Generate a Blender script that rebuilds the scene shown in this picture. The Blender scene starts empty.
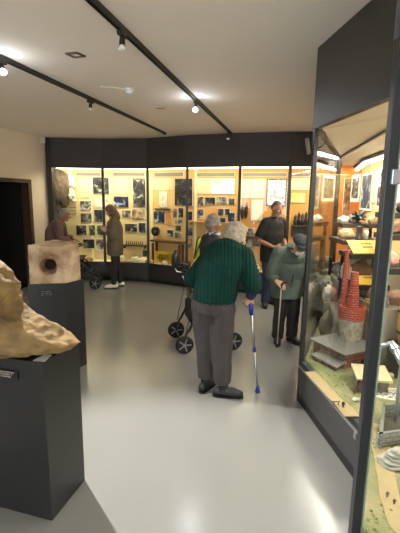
import bpy, bmesh, math, random
from mathutils import Vector, Matrix, noise
random.seed(7)
D = bpy.data
SC = bpy.context.scene
COL = SC.collection
V = Vector
PI = math.pi

# ------------------------------------------------------------------ camera
CAM_H, FOC = 1.68, 385.0
pit, rol = math.radians(10.2), math.radians(0.8)
_F = V((0, math.cos(pit), -math.sin(pit))); _U = V((0, math.sin(pit), math.cos(pit))); _R = V((1, 0, 0))
UP = _U*math.cos(rol) - _R*math.sin(rol)
RT = _R*math.cos(rol) + _U*math.sin(rol)
CP = V((0, 0, CAM_H))
def ray(x, y): return _F*FOC + RT*(x-200) - UP*(y-266.5)
def atz(x, y, z):
    d = ray(x, y); return CP + d*((z-CAM_H)/d.z)
def aty(x, y, Y):
    d = ray(x, y); return CP + d*(Y/d.y)
def atplane(x, y, p, n):
    d = ray(x, y); return CP + d*((V(p)-CP).dot(V(n))/d.dot(V(n)))
cd = D.cameras.new('camera'); cam = D.objects.new('camera', cd); COL.objects.link(cam)
m = Matrix.Identity(4)
for i in range(3):
    m[i][0] = RT[i]; m[i][1] = UP[i]; m[i][2] = -_F[i]; m[i][3] = CP[i]
cam.matrix_world = m
cd.sensor_fit = 'VERTICAL'; cd.sensor_height = 24.0; cd.lens = 24.0*FOC/533.0
cd.clip_start = 0.02; cd.clip_end = 100
SC.camera = cam
SC.view_settings.view_transform = 'Standard'; SC.view_settings.look = 'None'
SC.view_settings.gamma = 1.0; SC.view_settings.use_curve_mapping = False
SC.view_settings.exposure = 0.38

# ------------------------------------------------------------------ materials
def srgb(r, g, b):
    f = lambda c: (c/255/12.92) if c/255 <= .04045 else ((c/255+.055)/1.055)**2.4
    return (f(r), f(g), f(b), 1)
def mixc(c, k): return tuple(min(1, x*k) for x in c[:3]) + (1,)
_mats = {}
def M(name, rgb, rough=.6, metal=0, var=.12, scale=8, bump=0, bscale=40, spec=.5, kind='noise', rgb2=None, detail=4, emit=0, stretch=None):
    if name in _mats: return _mats[name]
    mt = D.materials.new(name); mt.use_nodes = True
    nt = mt.node_tree; N = nt.nodes; L = nt.links
    b = N['Principled BSDF']
    b.inputs['Roughness'].default_value = rough; b.inputs['Metallic'].default_value = metal
    b.inputs['Specular IOR Level'].default_value = spec
    c = srgb(*rgb)
    tc = N.new('ShaderNodeTexCoord')
    src = tc.outputs['Object']
    if stretch:
        mp = N.new('ShaderNodeMapping'); mp.inputs['Scale'].default_value = stretch
        L.new(src, mp.inputs['Vector']); src = mp.outputs['Vector']
    if kind == 'noise':
        t = N.new('ShaderNodeTexNoise'); t.inputs['Scale'].default_value = scale; t.inputs['Detail'].default_value = detail
        out = t.outputs['Fac']
    elif kind == 'voronoi':
        t = N.new('ShaderNodeTexVoronoi'); t.inputs['Scale'].default_value = scale; out = t.outputs['Distance']
    elif kind == 'wave':
        t = N.new('ShaderNodeTexWave'); t.inputs['Scale'].default_value = scale; t.inputs['Distortion'].default_value = 1.5; out = t.outputs['Fac']
    elif kind == 'brick':
        t = N.new('ShaderNodeTexBrick'); t.inputs['Scale'].default_value = scale; out = t.outputs['Fac']
        t.inputs['Mortar Size'].default_value = .03
    if kind == 'brick':
        sx = N.new('ShaderNodeSeparateXYZ'); cx = N.new('ShaderNodeCombineXYZ'); ad = N.new('ShaderNodeMath')
        L.new(src, sx.inputs[0]); L.new(sx.outputs[0], ad.inputs[0]); L.new(sx.outputs[1], ad.inputs[1]); L.new(ad.outputs[0], cx.inputs[0]); L.new(sx.outputs[2], cx.inputs[1]); src = cx.outputs[0]
    L.new(src, t.inputs['Vector'])
    r = N.new('ShaderNodeValToRGB')
    r.color_ramp.elements[0].position = .3; r.color_ramp.elements[1].position = .7
    r.color_ramp.elements[0].color = mixc(c, 1-var)
    r.color_ramp.elements[1].color = srgb(*rgb2) if rgb2 else mixc(c, 1+var)
    L.new(out, r.inputs['Fac']); L.new(r.outputs['Color'], b.inputs['Base Color'])
    if emit:
        L.new(r.outputs['Color'], b.inputs['Emission Color']); b.inputs['Emission Strength'].default_value = emit
    if bump:
        t2 = N.new('ShaderNodeTexNoise'); t2.inputs['Scale'].default_value = bscale; t2.inputs['Detail'].default_value = 6
        L.new(src, t2.inputs['Vector'])
        bp = N.new('ShaderNodeBump'); bp.inputs['Strength'].default_value = bump; bp.inputs['Distance'].default_value = .01
        L.new(t2.outputs['Fac'] if kind in ('noise',) else out, bp.inputs['Height']); L.new(bp.outputs['Normal'], b.inputs['Normal'])
    _mats[name] = mt
    return mt
def glass_mat():
    mt = D.materials.new('clear_glass'); mt.use_nodes = True
    nt = mt.node_tree; N = nt.nodes; L = nt.links
    N.remove(N['Principled BSDF']); o = N['Material Output']
    tr = N.new('ShaderNodeBsdfTransparent'); tr.inputs['Color'].default_value = (.965, .985, .97, 1)
    gl = N.new('ShaderNodeBsdfGlossy'); gl.inputs['Roughness'].default_value = .02
    fr = N.new('ShaderNodeFresnel'); ge = N.new('ShaderNodeNewGeometry')
    ir = N.new('ShaderNodeMapRange'); ir.inputs['To Min'].default_value = 1.36; ir.inputs['To Max'].default_value = 1/1.36
    L.new(ge.outputs['Backfacing'], ir.inputs['Value']); L.new(ir.outputs[0], fr.inputs['IOR'])
    mx = N.new('ShaderNodeMixShader')
    L.new(fr.outputs[0], mx.inputs[0]); L.new(tr.outputs[0], mx.inputs[1]); L.new(gl.outputs[0], mx.inputs[2])
    L.new(mx.outputs[0], o.inputs['Surface'])
    return mt
GLASS = glass_mat()
def emat(name, rgb, s):
    mt = D.materials.new(name); mt.use_nodes = True
    b = mt.node_tree.nodes['Principled BSDF']
    b.inputs['Base Color'].default_value = srgb(*rgb); b.inputs['Emission Color'].default_value = srgb(*rgb)
    b.inputs['Emission Strength'].default_value = s
    return mt
def picture_mat(name, cols, scale=14, kind='noise', detail=5, dist=0.6):
    """printed picture: several flat tones, different on every print"""
    mt = D.materials.new(name); mt.use_nodes = True
    nt = mt.node_tree; N = nt.nodes; L = nt.links; b = N['Principled BSDF']; b.inputs['Roughness'].default_value = .45
    tc = N.new('ShaderNodeTexCoord'); oi = N.new('ShaderNodeObjectInfo')
    mu = N.new('ShaderNodeVectorMath'); mu.operation = 'ADD'
    sc = N.new('ShaderNodeMath'); sc.operation = 'MULTIPLY'; sc.inputs[1].default_value = 37.0
    L.new(oi.outputs['Random'], sc.inputs[0]); L.new(tc.outputs['Object'], mu.inputs[0]); L.new(sc.outputs[0], mu.inputs[1])
    if kind == 'wave':
        t = N.new('ShaderNodeTexWave'); t.inputs['Scale'].default_value = scale; t.inputs['Distortion'].default_value = 7; out = t.outputs['Fac']
    else:
        t = N.new('ShaderNodeTexNoise'); t.inputs['Scale'].default_value = scale; t.inputs['Detail'].default_value = detail
        t.inputs['Distortion'].default_value = dist; out = t.outputs['Fac']
    L.new(mu.outputs[0], t.inputs['Vector'])
    r = N.new('ShaderNodeValToRGB'); e = r.color_ramp.elements
    n = len(cols); e[0].position = .30; e[1].position = .68
    e[0].color = srgb(*cols[0]); e[1].color = srgb(*cols[-1])
    for i in range(1, n-1):
        q = e.new(.30+.38*i/(n-1)); q.color = srgb(*cols[i])
    L.new(out, r.inputs['Fac']); L.new(r.outputs['Color'], b.inputs['Base Color'])
    return mt

# ------------------------------------------------------------------ mesh helpers
def BM(): return bmesh.new()
def box(bm, c, s, rot=None):
    mtx = Matrix.Translation(V(c)) @ (rot.to_4x4() if rot else Matrix.Identity(4)) @ Matrix.Diagonal((*s, 1))
    return bmesh.ops.create_cube(bm, size=1, matrix=mtx)['verts']
def frame(d, hint=(0, 0, 1)):
    z = V(d).normalized(); h = V(hint)
    if abs(z.dot(h)) > .98: h = V((1, 0, 0)) if abs(z.x) < .9 else V((0, 1, 0))
    x = h.cross(z).normalized(); y = z.cross(x)
    return Matrix((x, y, z)).transposed()
def cyl(bm, a, b, r1, r2=None, seg=14, caps=True):
    a, b = V(a), V(b); r2 = r1 if r2 is None else r2
    mtx = Matrix.Translation((a+b)/2) @ frame(b-a).to_4x4()
    bmesh.ops.create_cone(bm, cap_ends=caps, segments=seg, radius1=max(r1, 1e-4), radius2=max(r2, 1e-4), depth=(b-a).length, matrix=mtx)
def ell(bm, c, r, rot=None, sub=2):
    r = (r, r, r) if isinstance(r, (int, float)) else r
    mtx = Matrix.Translation(V(c)) @ (rot.to_4x4() if rot else Matrix.Identity(4)) @ Matrix.Diagonal((*r, 1))
    bmesh.ops.create_icosphere(bm, subdivisions=sub, radius=1, matrix=mtx)
def limb(bm, pts, rad, sub=2):
    for i, p in enumerate(pts):
        ell(bm, p, rad[i], sub=sub)
        if i and (V(p)-V(pts[i-1])).length > 1e-4: cyl(bm, pts[i-1], p, rad[i-1], rad[i], seg=16)
def tube(bm, pts, r, seg=8):
    """smooth swept tube along a polyline, closed caps"""
    pts = [V(p) for p in pts]; rings = []
    prev = None
    for i, p in enumerate(pts):
        t = (pts[min(i+1, len(pts)-1)]-pts[max(i-1, 0)]).normalized()
        if prev is None: fr = frame(t); x = fr.col[0]
        else: x = (prev - t*prev.dot(t)).normalized()
        prev = x; y = t.cross(x)
        rr = r[i] if isinstance(r, (list, tuple)) else r
        rings.append([bm.verts.new(p+x*rr*math.cos(2*PI*k/seg)+y*rr*math.sin(2*PI*k/seg)) for k in range(seg)])
    for a, b in zip(rings, rings[1:]):
        for k in range(seg): bm.faces.new((a[k], a[(k+1) % seg], b[(k+1) % seg], b[k]))
    bm.faces.new(rings[0][::-1]); bm.faces.new(rings[-1])
def loft(bm, secs, seg=20):
    """secs: (centre, halfwidth, halfdepth, xaxis, yaxis) rings, rounded caps"""
    rings = []
    for c, w, d, xa, ya in secs:
        rings.append([bm.verts.new(V(c)+V(xa)*w*math.cos(2*PI*k/seg)+V(ya)*d*math.sin(2*PI*k/seg)) for k in range(seg)])
    for a, b in zip(rings, rings[1:]):
        for k in range(seg): bm.faces.new((a[k], a[(k+1) % seg], b[(k+1) % seg], b[k]))
    bm.faces.new(rings[0][::-1]); bm.faces.new(rings[-1])
def lathe(bm, prof, c=(0, 0, 0), seg=24):
    c = V(c); rings = []
    for r, z in prof:
        rings.append([bm.verts.new(c+V((max(r, 1e-4)*math.cos(2*PI*k/seg), max(r, 1e-4)*math.sin(2*PI*k/seg), z))) for k in range(seg)])
    for a, b in zip(rings, rings[1:]):
        for k in range(seg): bm.faces.new((a[k], a[(k+1) % seg], b[(k+1) % seg], b[k]))
    bm.faces.new(rings[0][::-1]); bm.faces.new(rings[-1])
def prism(bm, poly, z0, z1, z1s=None):
    n = len(poly)
    a = [bm.verts.new((p[0], p[1], z0)) for p in poly]
    b = [bm.verts.new((p[0], p[1], (z1s[i] if z1s else z1))) for i, p in enumerate(poly)]
    bm.faces.new(a[::-1]); bm.faces.new(b)
    for i in range(n): bm.faces.new((a[i], a[(i+1) % n], b[(i+1) % n], b[i]))
def wallseg(bm, a, b, z0, z1, th, side=0):
    """upright slab from plan point a to b; side -1/0/+1 places the thickness right/centre/left of a->b"""
    a, b = V((a[0], a[1])), V((b[0], b[1])); d = (b-a).normalized(); n = V((-d.y, d.x))
    o0, o1 = {0: (-.5, .5), 1: (0, 1), -1: (-1, 0)}[side]
    prism(bm, [a+n*th*o0, b+n*th*o0, b+n*th*o1, a+n*th*o1], z0, z1)
def obj(name, bm, mat, parent=None, loc=None, smooth=False, bevel=0, keep=False):
    bmesh.ops.recalc_face_normals(bm, faces=bm.faces[:])
    me = D.meshes.new(name)
    o = D.objects.new(name, me); COL.objects.link(o)
    if loc is not None: bmesh.ops.translate(bm, verts=bm.verts[:], vec=-V(loc))
    bm.to_mesh(me); bm.free()
    if loc is not None and not keep: o.location = loc
    if mat: me.materials.append(mat)
    if smooth: me.polygons.foreach_set('use_smooth', [True]*len(me.polygons))
    if parent: o.parent = parent
    if bevel:
        md = o.modifiers.new('bevel', 'BEVEL'); md.width = bevel; md.segments = 2; md.limit_method = 'ANGLE'
    return o
def tag(o, label=None, cat=None, group=None, kind=None):
    if label: o['label'] = label
    if cat: o['category'] = cat
    if group: o['group'] = group
    if kind: o['kind'] = kind
    return o
def thing(name, label, cat, loc=(0, 0, 0), rz=0, group=None):
    o = D.objects.new(name, None); COL.objects.link(o); o.location = loc; o.rotation_euler = (0, 0, rz); o.empty_display_size = .05
    return tag(o, label, cat, group)
def part(name, bm, mat, par, **k):
    """child whose mesh was built in world coordinates (parent unrotated)"""
    return obj(name, bm, mat, par, loc=par.location.copy(), keep=True, **k)
def struct(name, bm, mat, parent=None, **k):
    o = obj(name, bm, mat, parent, **k)
    if not parent: o['kind'] = 'structure'
    return o
def dup(root, loc, rz, label, group=None):
    r = root.copy(); COL.objects.link(r); r.location = loc; r.rotation_euler = (0, 0, rz); r['label'] = label
    if group: r['group'] = group
    for ch in list(root.children):
        c = ch.copy(); COL.objects.link(c); c.parent = r
        for g in ch.children:
            d = g.copy(); COL.objects.link(d); d.parent = c
    return r
def lumps(bm, c, r, seed=0, amp=.3, freq=2.0, sub=3, rot=None, flat=None):
    """irregular rock"""
    r = V(r) if not isinstance(r, (int, float)) else V((r, r, r))
    vs = bmesh.ops.create_icosphere(bm, subdivisions=sub, radius=1)['verts']
    for v in vs:
        k = 1 + amp*noise.fractal(v.co*freq+V((seed*7.3, seed*3.1, seed)), 1, 2, 4)
        p = V((v.co.x*r.x*k, v.co.y*r.y*k, v.co.z*r.z*k))
        if rot: p = rot @ p
        if flat is not None and p.z < -flat: p.z = -flat
        v.co = p + V(c)
    return vs
def remesh(bm, vox, smooth_it=4, disp=None):
    """merge overlapping closed shells of bm into one continuous skin"""
    me = D.meshes.new('tmp'); bm.to_mesh(me); bm.free()
    o = D.objects.new('tmp', me); COL.objects.link(o)
    md = o.modifiers.new('r', 'REMESH'); md.mode = 'VOXEL'; md.voxel_size = vox; md.adaptivity = 0
    if smooth_it:
        ms = o.modifiers.new('s', 'SMOOTH'); ms.factor = .5; ms.iterations = smooth_it
    dg = bpy.context.evaluated_depsgraph_get()
    me2 = D.meshes.new_from_object(o.evaluated_get(dg), depsgraph=dg)
    D.objects.remove(o); D.meshes.remove(me)
    b2 = bmesh.new(); b2.from_mesh(me2); D.meshes.remove(me2)
    if disp:
        b2.normal_update()
        for v in b2.verts: v.co += v.normal*disp(v.co)
    return b2
def wrinkle(amp, fx=9, fz=5, seed=0):
    def f(p):
        q = V((p.x*fx, p.y*fx, p.z*fz)) + V((seed*5.1, 0, seed))
        return amp*noise.noise(q) + amp*.5*noise.noise(q*2.6)
    return f

# ------------------------------------------------------------------ shared materials
CHAR = M('charcoal_paint', (62, 61, 60), .5, var=.05)
CHAR2 = M('charcoal_panel', (52, 52, 52), .45, var=.05)
BLACK = M('black_metal', (26, 26, 27), .4, var=.05)
POSTM = M('post_metal', (42, 44, 46), .35, metal=.3, var=.05)
RUB = M('black_rubber', (20, 20, 20), .7, var=.1)
CHROME = M('brushed_aluminium', (190, 192, 195), .3, metal=.9, var=.05)
WHITE = M('white_plastic', (235, 235, 232), .4, var=.02)
CARD = M('white_card', (240, 240, 236), .6, var=.02)
PLASTER = M('wall_plaster', (226, 214, 194), .8, var=.02, scale=3, bump=.03, bscale=200)
CEILM = M('ceiling_plaster', (240, 232, 222), .85, var=.015, scale=2)
FLOORM = M('floor_resin', (128, 128, 124), .2, var=.03, scale=1.2, spec=.5)
FRAME = M('door_frame_wood', (62, 42, 32), .5, var=.15)
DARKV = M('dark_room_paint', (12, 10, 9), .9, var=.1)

# ------------------------------------------------------------------ room shell
CEIL = 2.75
LW = [(-2.97, 7.56), (-3.26, 6.45), (-3.86, 4.2), (-5.6, -3.0)]
room = LW + [(3.2, -3.0), (3.2, 8.6), (-2.97, 8.6)]
b = BM(); prism(b, room, -.1, 0); struct('floor', b, FLOORM)
b = BM(); prism(b, room, CEIL, CEIL+.1); struct('ceiling', b, CEILM)
# left wall with an opening between plan points dA (right jamb) and dB
def lerp(a, b, t): return (a[0]+(b[0]-a[0])*t, a[1]+(b[1]-a[1])*t)
dA = lerp(LW[0], LW[1], .47); dB = lerp(LW[1], LW[2], .28)
DH = 1.95
b = BM()
wallseg(b, LW[0], dA, 0, CEIL, .12, -1)
wallseg(b, dA, LW[1], DH, CEIL, .12, -1); wallseg(b, LW[1], dB, DH, CEIL, .12, -1)
wallseg(b, dB, LW[2], 0, CEIL, .12, -1); wallseg(b, LW[2], LW[3], 0, CEIL, .12, -1)
struct('wall_left', b, PLASTER)
b = BM(); wallseg(b, (3.2, -3), (3.2, 8.6), 0, CEIL, .12, -1); struct('wall_right', b, PLASTER)
b = BM(); wallseg(b, (-2.97, 8.6), (3.2, 8.6), 0, CEIL, .12, 1); wallseg(b, (-2.97, 7.56), (-2.97, 8.6), 0, CEIL, .12, 1); struct('wall_back', b, PLASTER)
b = BM(); wallseg(b, (-5.6, -3), (3.2, -3), 0, .5, .12, -1); wallseg(b, (-5.6, -3), (3.2, -3), 2.5, CEIL, .12, -1)
wallseg(b, (-5.6, -3), (-3.6, -3), .5, 2.5, .12, -1); wallseg(b, (1.6, -3), (3.2, -3), .5, 2.5, .12, -1)
struct('wall_front', b, PLASTER)
b = BM()
for x in (-3.57, -2.3, -1.0, .3, 1.57): box(b, (x, -3.05, 1.5), (.06, .06, 2.0))
for z in (.53, 2.47): box(b, (-1.0, -3.05, z), (5.2, .06, .06))
struct('fill_window_1', b, WHITE)  # added window, out of view; its opening lets world light fill the room
# dark room behind the opening
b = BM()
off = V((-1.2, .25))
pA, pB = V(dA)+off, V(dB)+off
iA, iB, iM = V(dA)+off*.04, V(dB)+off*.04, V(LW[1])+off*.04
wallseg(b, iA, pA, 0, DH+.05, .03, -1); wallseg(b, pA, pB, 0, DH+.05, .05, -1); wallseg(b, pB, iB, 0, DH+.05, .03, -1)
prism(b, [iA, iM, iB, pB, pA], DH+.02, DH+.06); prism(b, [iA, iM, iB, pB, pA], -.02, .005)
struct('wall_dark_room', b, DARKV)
b = BM()
def jamb(p, d, w=.08, th=.16):
    p = V(p); d = (V(d)-p).normalized(); wallseg(b, p, p+d*w, 0, DH, th, 0)
jamb(dA, LW[1]); jamb(dB, LW[1])
wallseg(b, dA, LW[1], DH-.06, DH-.001, .16, 0); wallseg(b, LW[1], dB, DH-.06, DH-.001, .16, 0)
struct('door_1', b, FRAME)

# ------------------------------------------------------------------ lamps and ceiling fittings
def lamp(kind, name, loc, energy, color=(1, 1, 1), size=.1, rot=None, spot=None, sy=None):
    l = D.lights.new(name, kind); l.energy = energy; l.color = color
    o = D.objects.new(name, l); COL.objects.link(o); o.location = loc
    if kind == 'AREA':
        l.size = size
        if sy: l.shape = 'RECTANGLE'; l.size_y = sy
    else: l.shadow_soft_size = size
    if spot: l.spot_size = spot; l.spot_blend = .6
    if rot is not None: o.rotation_euler = rot
    return o
def aim(o, to):
    o.rotation_euler = (V(to)-o.location).to_track_quat('-Z', 'Y').to_euler()

TRACKM = M('track_black', (40, 38, 38), .45, metal=.2, var=.05)
TRACKL = M('track_groove', (78, 76, 74), .4, metal=.4, var=.05)
BULB = M('bulb_glass_white', (228, 226, 220), .3, var=.02)
BULB_ON = emat('bulb_lit', (225, 236, 255), 30)
def track(name, p, q, label):
    p, q = V(p), V(q); t = thing('lighting_track', label, 'light track', (p+q)/2)
    d = (q-p).normalized(); n = V((-d.y, d.x, 0))
    b = BM(); rot = frame(d, (0, 0, 1))
    for s in (-1, 1):
        c = (p+q)/2 + n*s*.0135; box(b, (c.x, c.y, CEIL-.017), ((q-p).length, .008, .034), Matrix((d, n, V((0, 0, 1)))).transposed())
    c = (p+q)/2; box(b, (c.x, c.y, CEIL-.005), ((q-p).length, .026, .01), Matrix((d, n, V((0, 0, 1)))).transposed())
    part('rail', b, TRACKM, t)
    b = BM(); box(b, (c.x, c.y, CEIL-.013), ((q-p).length-.02, .014, .006), Matrix((d, n, V((0, 0, 1)))).transposed()); part('conductor', b, TRACKL, t)
    for e in (p, q):
        b = BM(); box(b, (e.x, e.y, CEIL-.019), (.02, .042, .038), Matrix((d, n, V((0, 0, 1)))).transposed()); part('end_cap', b, TRACKM, t)
    return p, d
t1p, t1q = atz(91.5, 0, CEIL-.02), atz(232, 134, CEIL-.01)
ex = (t1q-t1p).normalized(); t1p = t1p - ex*1.2
track('track', t1p, t1q, 'black lighting track crossing the middle of the ceiling towards the display header')
t2p, t2q = atz(0, 57, CEIL-.02), atz(165, 133, CEIL-.01)
ex2 = (t2q-t2p).normalized(); t2p = t2p - ex2*1.0
track('track', t2p, t2q, 'black lighting track nearer the left wall, ending short of the header')
def spot_head(px, py, a, d, label, lit, tilt, drop=.17):
    # point of the rail under the given picture column
    best = min((a+d*s*.01 for s in range(0, 700)), key=lambda p: abs(((p-V((0, 0, 0))-CP).dot(RT)/((p-CP).dot(_F)))*FOC+200-px))
    p = V((best.x, best.y, CEIL-.034))
    t = thing('track_spotlight', label, 'spotlight', p, 0, 'spotlights on the tracks')
    b = BM(); box(b, p+V((0, 0, -.015)), (.035, .09, .03), frame(d, (0, 0, 1)) @ Matrix.Rotation(PI/2, 3, 'X')); part('adapter', b, TRACKM, t, bevel=.004)
    b = BM(); cyl(b, p+V((0, 0, -.03)), p+V((0, 0, -.052)), .008); part('stem', b, TRACKM, t)
    q = p+V((0, 0, -.055)); w = V(tilt).normalized()
    b = BM(); cyl(b, q-w*.01, q+w*.03, .018, .02, 18); ell(b, q-w*.01, .018); part('socket', b, TRACKM, t)
    b = BM(); fr = frame(w).to_4x4()
    lathe(b, [(.016, .026), (.018, .032), (.025, .042), (.027, .05), (.025, .056), (.014, .059), (.001, .06)], seg=20)
    bmesh.ops.transform(b, matrix=Matrix.Translation(q) @ fr, verts=b.verts[:])
    part('bulb', b, BULB_ON if lit else BULB, t, smooth=True)
    return q+w*.12
e1 = spot_head(122, 40, t1p, ex, 'unlit white reflector bulb on black spotlight, nearest along the middle track', False, (.0, -.15, -1))
e2 = spot_head(196, 105, t1p, ex, 'brightly lit spotlight glaring on the middle track', True, (-.15, -.6, -.75))
e3 = spot_head(228.5, 130, t1p, ex, 'small spotlight at the far end of the middle track', False, (-.1, .3, -1))
e4 = spot_head(1, 70, t2p, ex2, 'brightly lit spotlight at the left edge on the left track', True, (.35, -.35, -.85))
e5 = spot_head(90, 103, t2p, ex2, 'small unlit spotlight half way along the left track', False, (.05, -.2, -1))
# smoke detector, recessed frame, round plate
p = atz(129, 89, CEIL); t = thing('smoke_detector', 'white domed smoke detector with cable on the ceiling between the tracks', 'smoke detector', p)
b = BM(); lathe(b, [(.05, 0), (.052, -.012), (.045, -.02), (.001, -.02)], (p.x, p.y, CEIL)); part('base_plate', b, WHITE, t, smooth=True)
b = BM(); lathe(b, [(.038, -.018), (.036, -.035), (.025, -.045), (.001, -.048)], (p.x, p.y, CEIL)); part('dome', b, WHITE, t, smooth=True)
b = BM(); q = atz(100, 86, CEIL); tube(b, [(p.x-.05, p.y, CEIL-.006), ((p.x+q.x)/2, (p.y+q.y)/2-.02, CEIL-.006), (q.x, q.y, CEIL-.006)], .006); part('surface_cable', b, CEILM, t)
c = [atz(x, y, CEIL) for x, y in ((65, 52.5), (77, 51.5), (86, 55.5), (74, 56.8))]
cc = sum(c, V((0, 0, 0)))/4
t = thing('ceiling_downlight', 'square recessed ceiling light with dark frame and white centre', 'ceiling light', cc)
b = BM()
for i in range(4):
    a_, b_ = c[i], c[(i+1) % 4]; ia, ib = cc+(a_-cc)*.66, cc+(b_-cc)*.66
    prism(b, [a_.xy, b_.xy, ib.xy, ia.xy], CEIL-.012, CEIL-.001)
part('frame', b, M('downlight_frame', (96, 84, 72), .5), t)
b = BM(); prism(b, [(cc+(k-cc)*.64).xy for k in c], CEIL-.006, CEIL-.001); part('diffuser', b, WHITE, t)
p = atz(160, 107.5, CEIL); t = thing('ceiling_plate', 'flat round beige plate on the ceiling beside the lit middle spotlight', 'ceiling plate', p)
b = BM(); lathe(b, [(.075, 0), (.075, -.006), (.06, -.01), (.05, -.008), (.001, -.008)], (p.x, p.y, CEIL)); part('rim', b, M('plate_beige', (214, 196, 170), .6), t)
b = BM(); lathe(b, [(.04, -.006), (.035, -.014), (.001, -.015)], (p.x, p.y, CEIL)); part('centre_cap', b, M('plate_tan', (186, 164, 138), .6), t)
p = aty(43, 140, 7.42); t = thing('motion_sensor', 'small white motion sensor high in the corner by the display header', 'sensor', p)
b = BM(); box(b, p, (.07, .06, .11)); part('housing', b, WHITE, t, bevel=.012)
b = BM(); ell(b, p+V((.01, -.03, -.02)), (.024, .012, .03)); part('lens', b, CARD, t, smooth=True)
# ------------------------------------------------------------------ display case along the back
HB, PZ = 2.2, .36          # underside of header, top of plinth
BV = [V(p) for p in ((-2.93, 7.58), (-1.9, 7.62), (-1.02, 7.5), (-.25, 7.07), (.66, 6.74), (1.47, 6.56), (2.35, 6.5))]
PV = [p+V((0, .42)) for p in BV]                       # line of the back panels
bc = thing('display_case', 'long glazed wall showcase with lit pinboards across the far end of the room', 'display case', (0, 7.2, 0))
PANELC = [(226, 206, 152), (228, 204, 146), (222, 182, 116), (216, 164, 96), (212, 152, 80), (210, 148, 78)]
def nrm(a, b):
    d = (b-a).normalized(); return V((-d.y, d.x))      # to the back
b = BM()
for a, c in zip(BV, BV[1:]): wallseg(b, a, c, HB, CEIL-.003, .06, 0)
part('header', b, M('header_charcoal', (52, 49, 47), .6, var=.04), bc)
b = BM()
for a, c in zip(BV, BV[1:]): wallseg(b, a, c, .075, PZ, .05, 0)
part('plinth', b, M('plinth_charcoal', (48, 46, 46), .4, var=.05), bc)
b = BM()
for a, c in zip(BV, BV[1:]): n = nrm(a, c)*.05; wallseg(b, a+n, c+n, 0, .075, .04, 0)
part('toe_kick', b, BLACK, bc)
b = BM()
for a, c, pa, pc in zip(BV, BV[1:], PV, PV[1:]): prism(b, [a, c, pc, pa], PZ-.03, PZ)
part('deck', b, M('deck_cream', (214, 204, 180), .6, var=.04), bc)
b = BM()
for a, c, pa, pc in zip(BV, BV[1:], PV, PV[1:]): prism(b, [a, c, pc, pa], HB+.05, HB+.08)
part('case_ceiling', b, WHITE, bc)
LED = emat('led_warm', (255, 238, 200), 3)
for i in range(6):
    a, c, pa, pc = BV[i], BV[i+1], PV[i], PV[i+1]
    b = BM(); wallseg(b, a, c, PZ, HB, .008, 0); part('glass_pane', b, GLASS, bc)
    b = BM(); wallseg(b, pa, pc, PZ, HB+.08, .02, 1)
    part('back_panel', b, M('pinboard_%d' % i, PANELC[i], .75, var=.05, scale=2.2, stretch=(.4, .4, 5)), bc)
    n = nrm(a, c)*-.05
    b = BM(); wallseg(b, pa+n, pc+n, HB+.0, HB+.03, .035, 0); part('light_strip', b, LED, bc)
    L_ = (c-a).length; mid = (pa+pc)/2 + n*7
    lo = lamp('AREA', 'case_light', (mid.x, mid.y, HB+.02), (13 if i < 5 else 5)*L_, (1, .86, .62), L_*.9, sy=.08)
    d = (pc-pa).normalized(); lo.rotation_euler = (math.radians(-4), 0, math.atan2(d.y, d.x))
for i, p in enumerate(BV[:6]):
    w = .045 if i else .1
    b = BM()
    if i == 0: box(b, (p.x+.03, p.y+.0, CEIL/2), (.09, .1, CEIL-.006))
    else: box(b, (p.x, p.y-.005, (PZ+HB)/2), (w, .05, HB-PZ))
    part('post', b, BLACK, bc)
b = BM(); box(b, (BV[0].x, BV[0].y+.25, CEIL/2), (.03, .5, CEIL-.006)); part('end_panel', b, CHAR2, bc)
for i, a, c in ((0, BV[0], BV[1]), (1, BV[1], BV[2]), (2, BV[2], BV[3]), (3, BV[3], BV[4]), (4, BV[4], BV[5])):
    b = BM(); wallseg(b, a, c, PZ-.004, PZ+.022, .03, 0); part('glazing_rail', b, BLACK, bc)
p = atplane(146.5, 253, (*BV[2], 0), (0, 1, 0)); b = BM(); box(b, (p.x, BV[2].y-.04, p.z), (.13, .03, .12)); part('lock_box', b, BLACK, bc, bevel=.005)

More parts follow.
